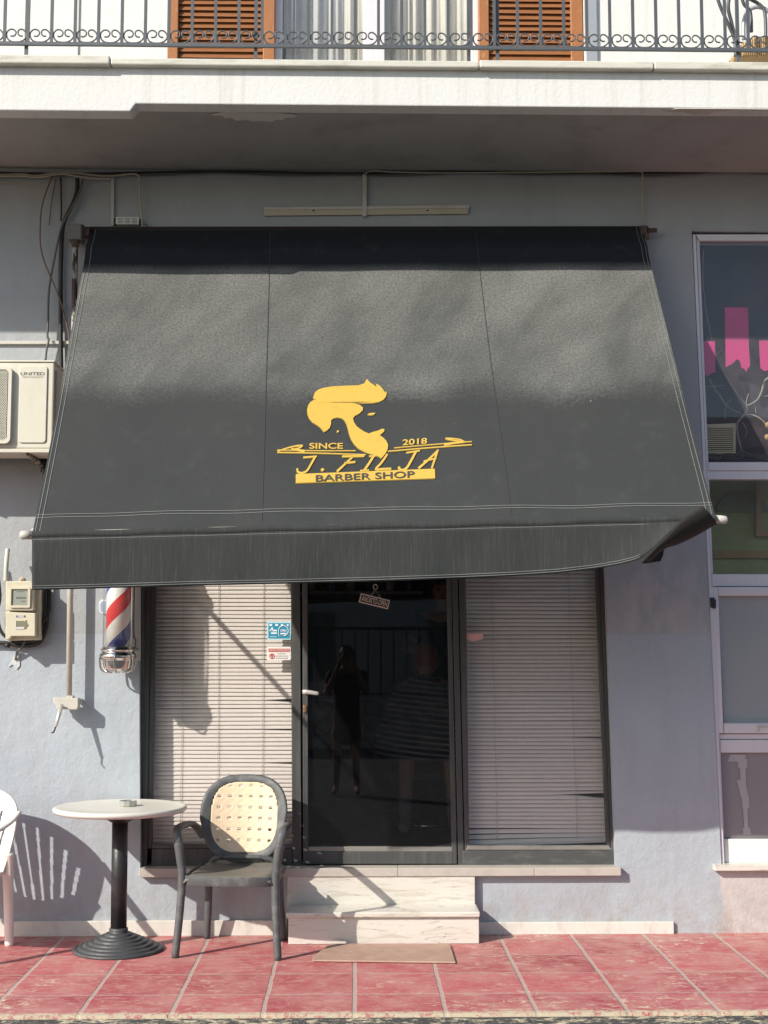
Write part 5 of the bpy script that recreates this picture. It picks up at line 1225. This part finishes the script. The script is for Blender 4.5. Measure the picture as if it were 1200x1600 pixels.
# ------------------------------------------------------------------ in the neighbour's window
pink = pm('pink_card', (0.78, 0.045, 0.27), 0.6, 0.05, 5, 0.05)
def pinkc(pts, label): tag(MB().pq(pts, 0.0515, 0.0015).build('pink_strip', pink, None), label, 'paper strip', 'pink paper strips in the neighbouring window')
pinkc([(1132.5, 480), (1134, 574), (1141, 570), (1147, 566), (1150, 562), (1154, 562), (1157, 567), (1158, 574), (1164, 577), (1166, 582), (1168, 576), (1172, 571), (1170, 540), (1168.5, 480.5)], 'tall torn pink paper strip in the middle of the upper neighbouring window')
pinkc([(1097, 533), (1100, 584), (1106, 588), (1110, 584), (1118, 581), (1117, 533)], 'small pink paper strip at the left edge of the upper neighbouring window')
pinkc([(1186, 532), (1188, 575), (1194, 580), (1204, 577), (1215, 580), (1222, 574), (1221, 532)], 'pink paper strip cut off by the right edge of the photo')
BRN = thing('bare_branch', 'pale painted bare branch with side twigs standing behind the upper neighbouring window', 'branch', tuple(P(1165, 728, 0.14)))
m = MB()
for pts, r0 in (([(1099, 390), (1098, 430), (1101, 470), (1108, 510), (1117, 553), (1132, 585), (1150, 612), (1163, 630), (1168, 642)], 0.004),
                ([(1119, 556), (1126, 548), (1129, 540)], 0.003), ([(1205, 588), (1194, 596), (1190, 612), (1182, 626), (1167, 634)], 0.007), ([(1189, 618), (1197, 619), (1204, 615)], 0.003),
                ([(1168, 640), (1166, 628), (1170, 615)], 0.004), ([(1168, 640), (1159, 652), (1152, 662), (1153, 680), (1157, 696), (1160, 712)], 0.006), ([(1163, 648), (1175, 648), (1188, 654), (1198, 664)], 0.005),
                ([(1109, 592), (1115, 606), (1126, 620), (1135, 634), (1148, 642), (1157, 645)], 0.0045), ([(1103, 604), (1115, 604), (1133, 602)], 0.002), ([(1117, 612), (1115, 596)], 0.002), ([(1133, 655), (1134, 634), (1143, 625)], 0.003),
                ([(1160, 660), (1167, 672), (1164, 684)], 0.0025), ([(1181, 646), (1180, 636)], 0.002)):
    p = [P(x_, y_, 0.14 + 0.012 * math.sin(i * 1.7)) for i, (x_, y_) in enumerate(pts)]; p = spline(p, 4); n_ = len(p)
    m.tube(p, [r0 * (1 - 0.35 * i / n_) for i in range(n_)], 6)
m.build('twigs', pm('peeling_pale_bark', (0.42, 0.36, 0.31), 0.8, 0.35, 30, 0.4, 60), BRN)
m = MB()
for x_, y_ in ((1200, 664), (1199, 683)): p = P(x_, y_, 0.13); m.lathe([(0.002, -0.018), (0.014, -0.013), (0.018, 0), (0.014, 0.013), (0.002, 0.018)], p, 12)
m.build('dried_flower', pm('dry_petal', (0.62, 0.40, 0.18), 0.8, 0.4, 40, 0.5), BRN)
HT = thing('fan_heater', 'small tan box with a horizontal slatted grille on the sill of the neighbouring window', 'heater', tuple(P(1124, 713, 0.16)))
MB().pq([(1101, 663), (1101, 711), (1150, 709), (1150, 661)], 0.13, 0.15).build('casing', pm('tan_enamel', (0.75, 0.64, 0.42), 0.5, 0.1), HT, bev=0.004)
MB().rect(1103.5, 667, 1146.5, 706, 0.128, 0.002).build('grille_back', M['dark'], HT)
m = MB()
for i in range(12): y_ = 667.5 + i * 3.25; m.rect(1103.5, y_, 1146.5, y_ + 1.5, 0.116, 0.012)
m.rect(1102, 664.5, 1104, 708, 0.114, 0.016); m.rect(1146, 664, 1148.5, 708, 0.114, 0.016); m.rect(1104.2, 664, 1145.8, 667, 0.114, 0.016); m.rect(1104.2, 705.6, 1145.8, 708, 0.114, 0.016)
m.build('grille', pm('tan_slats', (0.8, 0.66, 0.42), 0.5, 0.1), HT)
m = MB()
random.seed(11)
for i in range(7):
    m.tube(spline([P(1100 + 12 * k_, 714 + random.uniform(-6, 4) + (0 if k_ < 4 else -4 * (k_ == 5)), 0.13 + random.uniform(-0.01, 0.02)) for k_ in range(11)], 4), 0.0035, 5)
tag(m.build('cable', M['cable_g'], None), 'tangle of dark cables on the sill beside the tan heater', 'cable', 'wall cables')

# ------------------------------------------------------------------ chair on the balcony
bc = P(1170, 88, -0.62)
BC = thing('balcony_chair', 'curved black metal chair with a tan woven seat on the balcony at right', 'chair', (bc.x, -0.62, zl1 - 0.01))
q = lambda x_, y_, Y: P(x_, y_, Y)
m = MB()
for pts in ([q(1112, -50, -0.75), q(1122, 0, -0.75), q(1138, 38, -0.72), q(1147, 60, -0.70), q(1150, 88, -0.70)],
            [q(1150, -45, -0.72), q(1138, 5, -0.72), q(1143, 35, -0.70), q(1150, 62, -0.70), q(1158, 88, -0.68)],
            [q(1156, -60, -0.6), q(1160, 0, -0.6), q(1172, 18, -0.58), q(1174, 50, -0.58)], [q(1146, -20, -0.6), q(1166, -5, -0.6), q(1190, 10, -0.6), q(1196, 30, -0.6), q(1196, 88, -0.6)],
            [q(1150, 88, -0.7), q(1180, 83, -0.72), q(1230, 72, -0.72)]):
    m.tube(spline(pts, 6), 0.010, 8)
m.build('frame', M['iron'], BC)
m = MB().tube(spline([q(1162, 62, -0.45), q(1163, 30, -0.45), q(1175, 13, -0.45), q(1195, 14, -0.45), q(1215, 35, -0.45), q(1218, 60, -0.45)], 6), 0.012, 8)
m.build('hoop', M['grey_alu'], BC)
def rattan():
    mm = NT('tan_rattan'); wv = mm.n('ShaderNodeTexWave'); wv.inputs['Scale'].default_value = 26; wv.inputs['Distortion'].default_value = 1.5; mm.l(mm.pos, wv.inputs[0])
    c = mm.mix(wv.outputs[1], (0.24, 0.13, 0.05), (0.58, 0.40, 0.20)); return mm.fin(c, 0.6, 0, mm.bump(wv.outputs[1], 0.5, 0.004))
MB().prism([q(1157, 68, -0.74), q(1160, 87, -0.74), q(1235, 84, -0.74), q(1235, 52, -0.74), q(1180, 56, -0.74)], (0, 0.42, 0.02)).build('seat', rattan(), BC, bev=0.015)

# ================================================================== people
skin_m = pm('skin', (0.42, 0.24, 0.17), 0.55, 0.08, 12, 0.1)
def skin(name, J, E, mat, parent, root, sub=2, label=None):
    org = Vector(ORGS[parent.name]) if parent else Vector((0, 0, 0)); names = list(J); me = bpy.data.meshes.new(name)
    me.from_pydata([tuple(Vector(J[k][0]) - org) for k in names], [(names.index(a), names.index(b)) for a, b in E], []); me.update()
    o = bpy.data.objects.new(name, me); C.objects.link(o); me.materials.append(mat); ORGS[name] = tuple(org)
    if parent: o.parent = parent
    md = o.modifiers.new('skin', 'SKIN'); md.use_smooth_shade = True
    if not me.skin_vertices: me.skin_vertices.new() if hasattr(me.skin_vertices, 'new') else None
    sv = me.skin_vertices[0].data
    for i, k in enumerate(names):
        r = J[k][1]; sv[i].radius = r if isinstance(r, tuple) else (r, r); sv[i].use_root = (k == root)
    s_ = o.modifiers.new('sub', 'SUBSURF'); s_.levels = s_.render_levels = sub
    # bake the modifiers into an ordinary mesh
    bpy.context.view_layer.update(); dg = bpy.context.evaluated_depsgraph_get()
    nm = bpy.data.meshes.new_from_object(o.evaluated_get(dg)); o.modifiers.clear(); o.data = nm; nm.name = name
    if not nm.materials: nm.materials.append(mat)
    for p in nm.polygons: p.use_smooth = True
    o.name = name; ORGS[o.name] = tuple(org); return o
def hand(J, E, side, wrist, d, up, spread):
    """palm, four bent fingers of unequal length and a thumb; d = direction of the fingers, up = back of the hand, spread = towards the thumb"""
    w_ = Vector(wrist); d = Vector(d).normalized(); up = Vector(up).normalized(); sp = Vector(spread).normalized()
    pm_ = side + 'palm'; J[pm_] = (w_ + d * 0.045, (0.030, 0.016)); E.append((side + 'wrist', pm_))
    for i, (o_, L) in enumerate(((0.028, 0.072), (0.010, 0.080), (-0.009, 0.075), (-0.027, 0.060))):
        a, b, c_ = side + 'k%d' % i, side + 'm%d' % i, side + 't%d' % i
        base = w_ + d * 0.085 + sp * o_
        J[a] = (base, 0.0092); J[b] = (base + d * L * 0.5 - up * 0.010, 0.0082); J[c_] = (base + d * L * 0.85 - up * 0.034, 0.0068); E += [(pm_, a), (a, b), (b, c_)]
    a, b = side + 'th1', side + 'th2'; J[a] = (w_ + d * 0.035 + sp * 0.040 - up * 0.008, 0.011); J[b] = (w_ + d * 0.075 + sp * 0.055 - up * 0.022, 0.0085); E += [(pm_, a), (a, b)]
def face(parent, hc, fwd, s=1.0):
    """eyes and mouth on the head centred at hc looking along fwd"""
    fwd = Vector(fwd).normalized(); sd = fwd.cross(Vector((0, 0, 1))).normalized()
    for k_ in (-1, 1):
        e = MB().lathe([(0.001, -0.010), (0.008, -0.006), (0.011, 0), (0.008, 0.006), (0.001, 0.010)], hc + fwd * 0.088 * s + sd * 0.031 * k_ + Vector((0, 0, 0.006)), 10)
        e.build('eye', M['dark'], parent)
    MB().tube([hc + fwd * 0.090 * s - sd * 0.022 + Vector((0, 0, -0.062)), hc + fwd * 0.097 * s + Vector((0, 0, -0.060)), hc + fwd * 0.090 * s + sd * 0.022 + Vector((0, 0, -0.062))], 0.0055, 6).build('mouth', pm('lips', (0.30, 0.10, 0.08), 0.5), parent)
def head_joints(J, E, hc, fwd, neck):
    fwd = Vector(fwd).normalized(); sd = fwd.cross(Vector((0, 0, 1))).normalized(); U = Vector((0, 0, 1))
    J['head'] = (hc - U * 0.02, (0.076, 0.088)); J['crown'] = (hc + U * 0.065 - fwd * 0.01, (0.070, 0.080)); J['top'] = (hc + U * 0.105 - fwd * 0.01, (0.035, 0.04)); J['jaw'] = (hc - U * 0.075 + fwd * 0.018, (0.050, 0.055))
    E += [(neck, 'jaw'), ('jaw', 'head'), ('head', 'crown'), ('crown', 'top')]
    J['nose0'] = (hc + fwd * 0.080 - U * 0.005, 0.014); J['nose'] = (hc + fwd * 0.108 - U * 0.028, 0.012); E += [('head', 'nose0'), ('nose0', 'nose')]
    for k_ in (-1, 1): n_ = 'ear%d' % k_; J[n_] = (hc + sd * k_ * 0.086 - U * 0.012 - fwd * 0.008, (0.010, 0.022)); E.append(('head', n_))
def hair_cap(parent, hc, fwd, mat, k=1.0):
    fwd = Vector(fwd).normalized(); sd = fwd.cross(Vector((0, 0, 1))).normalized(); up = sd.cross(fwd); vs = []; fs = []; n_, m_ = 28, 18
    for j in range(m_ + 1):
        for i in range(n_):
            th, ph = math.pi * j / m_, 2 * math.pi * i / n_; d = Vector((math.sin(th) * math.cos(ph), math.sin(th) * math.sin(ph), math.cos(th)))
            w = 1 + 0.02 * math.sin(ph * 7 + th * 5); vs.append(hc + up * 0.025 - fwd * 0.012 + (sd * d.x * 0.092 + fwd * d.y * 0.108 + up * d.z * 0.112) * w * k)
    for j in range(m_):
        for i in range(n_):
            th, ph = math.pi * (j + 0.5) / m_, 2 * math.pi * (i + 0.5) / n_
            if math.sin(th) * math.sin(ph) > 0.35 and math.cos(th) < 0.22: continue
            if math.cos(th) < -0.75: continue
            fs.append((j * n_ + i, j * n_ + (i + 1) % n_, (j + 1) * n_ + (i + 1) % n_, (j + 1) * n_ + i))
    return MB().add(vs, fs, True).build('hair', mat, parent, fix=False, solid=0.006)
# photographer standing behind the camera, seen only as a dim reflection in the door
px_, py_ = -0.10, -8.32; g0 = -0.13
PH = thing('person', 'person in dark clothes holding up a phone, dimly mirrored in the door glass', 'person', (px_, py_, g0), 'people')
J = {}; E = []
def V3(x, y, z): return Vector((px_ + x, py_ + y, g0 + z))
J['pelvis'] = (V3(0, 0, 0.92), (0.15, 0.11)); J['waist'] = (V3(0, 0.01, 1.08), (0.135, 0.10)); J['chest'] = (V3(0, 0, 1.28), (0.16, 0.115)); J['upper'] = (V3(0, -0.01, 1.40), (0.13, 0.09)); J['neck'] = (V3(0, 0.01, 1.49), 0.055)
E += [('pelvis', 'waist'), ('waist', 'chest'), ('chest', 'upper'), ('upper', 'neck')]
hc = V3(0, 0.03, 1.60); head_joints(J, E, hc, (0, 1, 0.05), 'neck')
for s_, k_ in (('l', -1), ('r', 1)):
    J[s_ + 'sh'] = (V3(k_ * 0.185, 0, 1.40), 0.058); J[s_ + 'el'] = (V3(k_ * 0.24, 0.10, 1.16), 0.043); J[s_ + 'wrist'] = (V3(k_ * 0.085, 0.33, 1.40 + 0.12), 0.027)
    E += [('upper', s_ + 'sh'), (s_ + 'sh', s_ + 'el'), (s_ + 'el', s_ + 'wrist')]
    hand(J, E, s_, J[s_ + 'wrist'][0], (-k_ * 0.25, 0.25, 0.9), (k_ * 0.9, 0.2, 0), (0, -1, 0.2))
    J[s_ + 'hip'] = (V3(k_ * 0.09, 0, 0.86), 0.088); J[s_ + 'kn'] = (V3(k_ * 0.11, 0.03, 0.50), 0.058); J[s_ + 'an'] = (V3(k_ * 0.12, -0.01, 0.09), 0.038); J[s_ + 'toe'] = (V3(k_ * 0.14, 0.17, 0.035), 0.035)
    E += [('pelvis', s_ + 'hip'), (s_ + 'hip', s_ + 'kn'), (s_ + 'kn', s_ + 'an'), (s_ + 'an', s_ + 'toe')]
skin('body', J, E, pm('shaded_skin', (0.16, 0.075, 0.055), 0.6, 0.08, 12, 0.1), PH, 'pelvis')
face(PH, hc, (0, 1, 0))
cl = {}; ce = []
for k_ in ('pelvis', 'waist', 'chest', 'upper'): r = J[k_][1]; cl[k_] = (J[k_][0], (r[0] + 0.022, r[1] + 0.022))
cl['hem'] = (V3(0, 0, 0.56), (0.20, 0.15)); ce = [('hem', 'pelvis'), ('pelvis', 'waist'), ('waist', 'chest'), ('chest', 'upper')]
for s_, k_ in (('l', -1), ('r', 1)): cl[s_ + 'sh'] = (J[s_ + 'sh'][0], 0.072); cl[s_ + 'sl'] = (J[s_ + 'sh'][0] * 0.45 + J[s_ + 'el'][0] * 0.55, 0.062); ce += [('upper', s_ + 'sh'), (s_ + 'sh', s_ + 'sl')]
skin('dark_dress', cl, ce, pm('black_cloth', (0.012, 0.012, 0.014), 0.9), PH, 'pelvis')
hair_cap(PH, hc, (0, 1, 0), pm('dark_hair', (0.02, 0.014, 0.01), 0.6))
tag(MB().box(px_ - 0.042, px_ + 0.042, py_ + 0.40, py_ + 0.409, g0 + 1.585, g0 + 1.745).build('phone', M['dark'], None, bev=0.004), 'dark phone held up by the person reflected in the door', 'phone')

# customer under a striped cape, sitting inside behind the door
qx, qy, qz = 0.50, 1.95, zs - 0.005
CU = thing('person', 'seated customer under a striped cape in the dim shop behind the door', 'person', (qx, qy, qz), 'people')
def V4(x, y, z): return Vector((qx + x, qy + y, qz + z))
J = {}; E = []
J['pelvis'] = (V4(0, 0.05, 0.52), (0.16, 0.12)); J['waist'] = (V4(0, 0.04, 0.66), (0.14, 0.105)); J['chest'] = (V4(0, 0.03, 0.84), (0.16, 0.115)); J['upper'] = (V4(0, 0.02, 0.95), (0.13, 0.09)); J['neck'] = (V4(0, 0.02, 1.03), 0.055)
E += [('pelvis', 'waist'), ('waist', 'chest'), ('chest', 'upper'), ('upper', 'neck')]
hc = V4(0.0, 0.0, 1.13); head_joints(J, E, hc, (-0.1, -0.8, -0.6), 'neck')
for s_, k_ in (('l', -1), ('r', 1)):
    J[s_ + 'sh'] = (V4(k_ * 0.19, 0.02, 0.94), 0.058); J[s_ + 'el'] = (V4(k_ * 0.25, -0.05, 0.72), 0.043); J[s_ + 'wrist'] = (V4(k_ * 0.12, -0.24, 0.62), 0.027)
    E += [('upper', s_ + 'sh'), (s_ + 'sh', s_ + 'el'), (s_ + 'el', s_ + 'wrist')]
    hand(J, E, s_, J[s_ + 'wrist'][0], (-k_ * 0.3, -0.9, -0.05), (0, 0, 1), (-k_, 0, 0))
    J[s_ + 'hip'] = (V4(k_ * 0.09, 0.0, 0.50), 0.088); J[s_ + 'kn'] = (V4(k_ * 0.15, -0.40, 0.50), 0.062); J[s_ + 'ca'] = (V4(k_ * 0.155, -0.40, 0.33), 0.055); J[s_ + 'an'] = (V4(k_ * 0.16, -0.40, 0.09), 0.037); J[s_ + 'toe'] = (V4(k_ * 0.18, -0.57, 0.035), 0.033)
    E += [('pelvis', s_ + 'hip'), (s_ + 'hip', s_ + 'kn'), (s_ + 'kn', s_ + 'ca'), (s_ + 'ca', s_ + 'an'), (s_ + 'an', s_ + 'toe')]
skin('body', J, E, skin_m, CU, 'pelvis')
face(CU, hc, (-0.1, -1, -0.35))
for s_ in 'lr':
    an, to = J[s_ + 'an'][0], J[s_ + 'toe'][0]
    skin('shoe', {'a': (an + Vector((0, 0, -0.02)), 0.045), 'b': (to, (0.045, 0.036))}, [('a', 'b')], pm('white_shoe', (0.30, 0.29, 0.27), 0.7), CU, 'a')
    MB().lathe([(0.041, 0.04), (0.044, 0.05), (0.048, 0.15), (0.047, 0.165)], an + Vector((0, 0, -0.03)), 18).build('sock', pm('white_sock', (0.24, 0.23, 0.22), 0.9), CU)
hair_cap(CU, hc, (-0.1, -0.75, -0.65), pm('auburn_hair', (0.30, 0.10, 0.03), 0.6), 1.03)
sr = NT('striped_cape'); x_, y_, z_ = sr.xyz(); f_ = sr.math('FRACT', sr.math('DIVIDE', sr.math('ADD', z_, sr.math('MULTIPLY', x_, 0.10)), 0.036))
M['cape'] = sr.fin(sr.mix(sr.ramp(f_, 0.62, 0.66), (0.03, 0.03, 0.03), (0.42, 0.40, 0.38)), 0.8)
m = MB(); prof = [(0.075, 0.07, 1.035, 0.02), (0.12, 0.09, 1.00, 0.02), (0.22, 0.13, 0.95, 0.02), (0.27, 0.16, 0.86, 0.0), (0.30, 0.20, 0.76, -0.04), (0.33, 0.27, 0.68, -0.12), (0.35, 0.33, 0.61, -0.17), (0.36, 0.345, 0.55, -0.19), (0.37, 0.35, 0.49, -0.20)]
vs = []; n = 60
for a_, b_, h_, oy in prof:
    for k_ in range(n): an = 2 * math.pi * k_ / n; fo = 1 + 0.035 * math.sin(an * 9 + h_ * 7) * max(0, (0.95 - h_)); vs.append(V4(a_ * math.cos(an) * fo - 0.02 * (1 - h_), oy + b_ * math.sin(an) * fo, h_))
fs = [(i * n + k_, i * n + (k_ + 1) % n, (i + 1) * n + (k_ + 1) % n, (i + 1) * n + k_) for i in range(len(prof) - 1) for k_ in range(n)]
m.add(vs, fs, True).build('cape', M['cape'], CU, solid=0.003)
BCH = thing('barber_chair', 'dark barber chair under the seated customer in the caped robe', 'chair', (qx, qy, qz))
MB().box(qx - 0.27, qx + 0.27, qy - 0.27, qy + 0.25, qz + 0.30, qz + 0.40).build('seat', M['dark'], BCH, bev=0.03)
MB().box(qx - 0.25, qx + 0.25, qy + 0.22, qy + 0.30, qz + 0.42, qz + 0.92).build('backrest', M['dark'], BCH, bev=0.03)
MB().lathe([(0.24, 0.0), (0.24, 0.02), (0.06, 0.05), (0.04, 0.30)], (qx, qy + 0.02, qz), 28).build('pedestal', M['chrome'], BCH)
# barber standing behind
rx_, ry_ = 0.66, 2.55
BA = thing('person', 'barber in dark clothes standing behind the customer in the dim shop', 'person', (rx_, ry_, qz), 'people')
def V5(x, y, z): return Vector((rx_ + x, ry_ + y, qz + z))
J = {}; E = []
J['pelvis'] = (V5(0, 0, 0.95), (0.15, 0.11)); J['waist'] = (V5(0, -0.01, 1.10), (0.14, 0.105)); J['chest'] = (V5(0, 0, 1.30), (0.17, 0.12)); J['upper'] = (V5(0, 0, 1.43), (0.14, 0.095)); J['neck'] = (V5(0, -0.01, 1.52), 0.058)
E += [('pelvis', 'waist'), ('waist', 'chest'), ('chest', 'upper'), ('upper', 'neck')]
hc = V5(0, -0.03, 1.65); head_joints(J, E, hc, (-0.1, -1, -0.15), 'neck')
for s_, k_ in (('l', -1), ('r', 1)):
    J[s_ + 'sh'] = (V5(k_ * 0.20, 0, 1.43), 0.060); J[s_ + 'el'] = (V5(k_ * 0.27, -0.12, 1.20), 0.045); J[s_ + 'wrist'] = (V5(k_ * 0.16 - 0.10, -0.36, 1.22), 0.028)
    E += [('upper', s_ + 'sh'), (s_ + 'sh', s_ + 'el'), (s_ + 'el', s_ + 'wrist')]
    hand(J, E, s_, J[s_ + 'wrist'][0], (-k_ * 0.3, -0.9, -0.2), (0, 0, 1), (-k_, 0, 0))
    J[s_ + 'hip'] = (V5(k_ * 0.09, 0, 0.88), 0.090); J[s_ + 'kn'] = (V5(k_ * 0.11, -0.02, 0.50), 0.060); J[s_ + 'an'] = (V5(k_ * 0.12, 0.02, 0.09), 0.040); J[s_ + 'toe'] = (V5(k_ * 0.14, -0.16, 0.035), 0.035)
    E += [('pelvis', s_ + 'hip'), (s_ + 'hip', s_ + 'kn'), (s_ + 'kn', s_ + 'an'), (s_ + 'an', s_ + 'toe')]
skin('body', J, E, skin_m, BA, 'pelvis'); face(BA, hc, (-0.1, -1, 0))
cl = {k_: (J[k_][0], (J[k_][1][0] + 0.02, J[k_][1][1] + 0.02)) for k_ in ('pelvis', 'waist', 'chest', 'upper')}; ce = [('pelvis', 'waist'), ('waist', 'chest'), ('chest', 'upper')]
for s_ in 'lr':
    cl[s_ + 'sh'] = (J[s_ + 'sh'][0], 0.074); cl[s_ + 'sl'] = (J[s_ + 'sh'][0] * 0.3 + J[s_ + 'el'][0] * 0.7, 0.062); ce += [('upper', s_ + 'sh'), (s_ + 'sh', s_ + 'sl')]
    cl[s_ + 'hip'] = (J[s_ + 'hip'][0], 0.105); cl[s_ + 'kn'] = (J[s_ + 'kn'][0], 0.078); cl[s_ + 'an'] = (J[s_ + 'an'][0], 0.062); ce += [('pelvis', s_ + 'hip'), (s_ + 'hip', s_ + 'kn'), (s_ + 'kn', s_ + 'an')]
skin('clothes', cl, ce, pm('black_cloth_b', (0.013, 0.013, 0.015), 0.9), BA, 'pelvis')
hair_cap(BA, hc, (-0.1, -1, 0), pm('dark_hair_b', (0.02, 0.014, 0.01), 0.6))
# shelf with bottles on the back wall
SHF = MB().box(-0.45, 0.55, 3.40, 3.58, 2.02, 2.045).build('wall_shelf', pm('pale_shelf', (0.35, 0.37, 0.4), 0.5), None); tag(SHF, 'pale shelf with bottles on the back wall seen through the top of the door', 'shelf')
cols = [(0.5, 0.5, 0.5), (0.05, 0.2, 0.4), (0.5, 0.5, 0.48), (0.06, 0.06, 0.07), (0.5, 0.52, 0.5), (0.05, 0.1, 0.3)]; nm_ = ['white', 'blue', 'cream', 'black', 'pale', 'navy']
for i in range(6):
    bo = thing('bottle', ['white bottle at the left end of the back wall shelf', 'blue bottle second from the left on the back wall shelf', 'cream bottle left of the middle on the back wall shelf', 'black bottle right of the middle on the back wall shelf', 'pale bottle second from the right on the back wall shelf', 'navy bottle at the right end of the back wall shelf'][i], 'bottle', (-0.36 + i * 0.16, 3.48, 2.046), 'bottles on the shop shelf')
    MB().lathe([(0.032, 0), (0.034, 0.01), (0.034, 0.12 + 0.02 * (i % 2)), (0.014, 0.15 + 0.02 * (i % 2)), (0.013, 0.17 + 0.02 * (i % 2))], (-0.36 + i * 0.16, 3.48, 2.046), 16).build('flask', pm(nm_[i] + '_bottle', cols[i], 0.3), bo)
    MB().lathe([(0.016, 0.17 + 0.02 * (i % 2)), (0.016, 0.20 + 0.02 * (i % 2))], (-0.36 + i * 0.16, 3.48, 2.046), 12).build('cap', M['dark'], bo)

# ================================================================== the other side of the street (mirrored in the glass)
YO = -15.5
def stones():
    m = NT('rubble_stone'); v = m.n('ShaderNodeTexVoronoi'); v.inputs['Scale'].default_value = 3.2; mp = m.n('ShaderNodeMapping'); mp.inputs['Scale'].default_value = (1, 1, 1.5); m.l(m.pos, mp.inputs[0]); m.l(mp.outputs[0], v.inputs[0])
    v2 = m.n('ShaderNodeTexVoronoi', feature='DISTANCE_TO_EDGE'); v2.inputs['Scale'].default_value = 3.2; m.l(mp.outputs[0], v2.inputs[0])
    c = m.mix(v.outputs[0], (0.62, 0.58, 0.5), (0.30, 0.28, 0.25)); c = m.mix(m.ramp(v2.outputs[0], 0.0, 0.05, 1, 0), c, (0.05, 0.05, 0.045)); return m.fin(c, 0.9, 0, m.bump(v2.outputs[0], 0.8, 0.05))
tag(MB().box(-14, 14, YO - 0.5, YO, -0.13, 0.70).build('stone_wall', stones(), None, bev=0.02), 'low rubble stone wall across the street, dimly mirrored in the door glass', 'wall')
fe = thing('street_railing', 'black bar railing on the stone wall across the street, dimly mirrored in the door glass', 'railing', (0, YO - 0.2, 0.7))
MB().box(-14, 14, YO - 0.22, YO - 0.18, 1.88, 1.93).build('top_rail', M['dark'], fe); MB().box(-14, 14, YO - 0.215, YO - 0.185, 0.78, 0.81).build('bottom_rail', M['dark'], fe)
b0_ = MB().box(-0.012, 0.012, YO - 0.212, YO - 0.188, 0.701, 1.879).build('baluster', M['dark'], fe)
for i in range(-22, 23):
    c = b0_ if i == -22 else b0_.copy()
    if i != -22: C.objects.link(c); c.parent = fe
    c.location.x = i * 0.22
OH = thing('house', 'pale two storey house across the street, dimly mirrored in the shop glass', 'house', (0, -20, 0))
MB().box(-9, 9, -26, -20, -0.13, 5.6).build('wall', pm('pale_render', (0.42, 0.42, 0.40), 0.9, 0.1, 1, 0.3, 30), OH)
s = MB()
for x_ in (-7.5, -4.5, -1.5, 1.5, 4.5, 7.0):
    for z_ in (0.9, 3.4): s.box(x_, x_ + 1.1, -19.99, -19.96, z_, z_ + 1.4)
s.build('shutters', pm('grey_green_shutter', (0.12, 0.15, 0.13), 0.6), OH)
MB().prism([(-9.5, -19.5, 5.5), (9.5, -19.5, 5.5), (9.5, -23, 6.7), (-9.5, -23, 6.7)], (0, 0, 0.12)).build('roof', pm('roof_tile', (0.12, 0.09, 0.08), 0.8), OH)
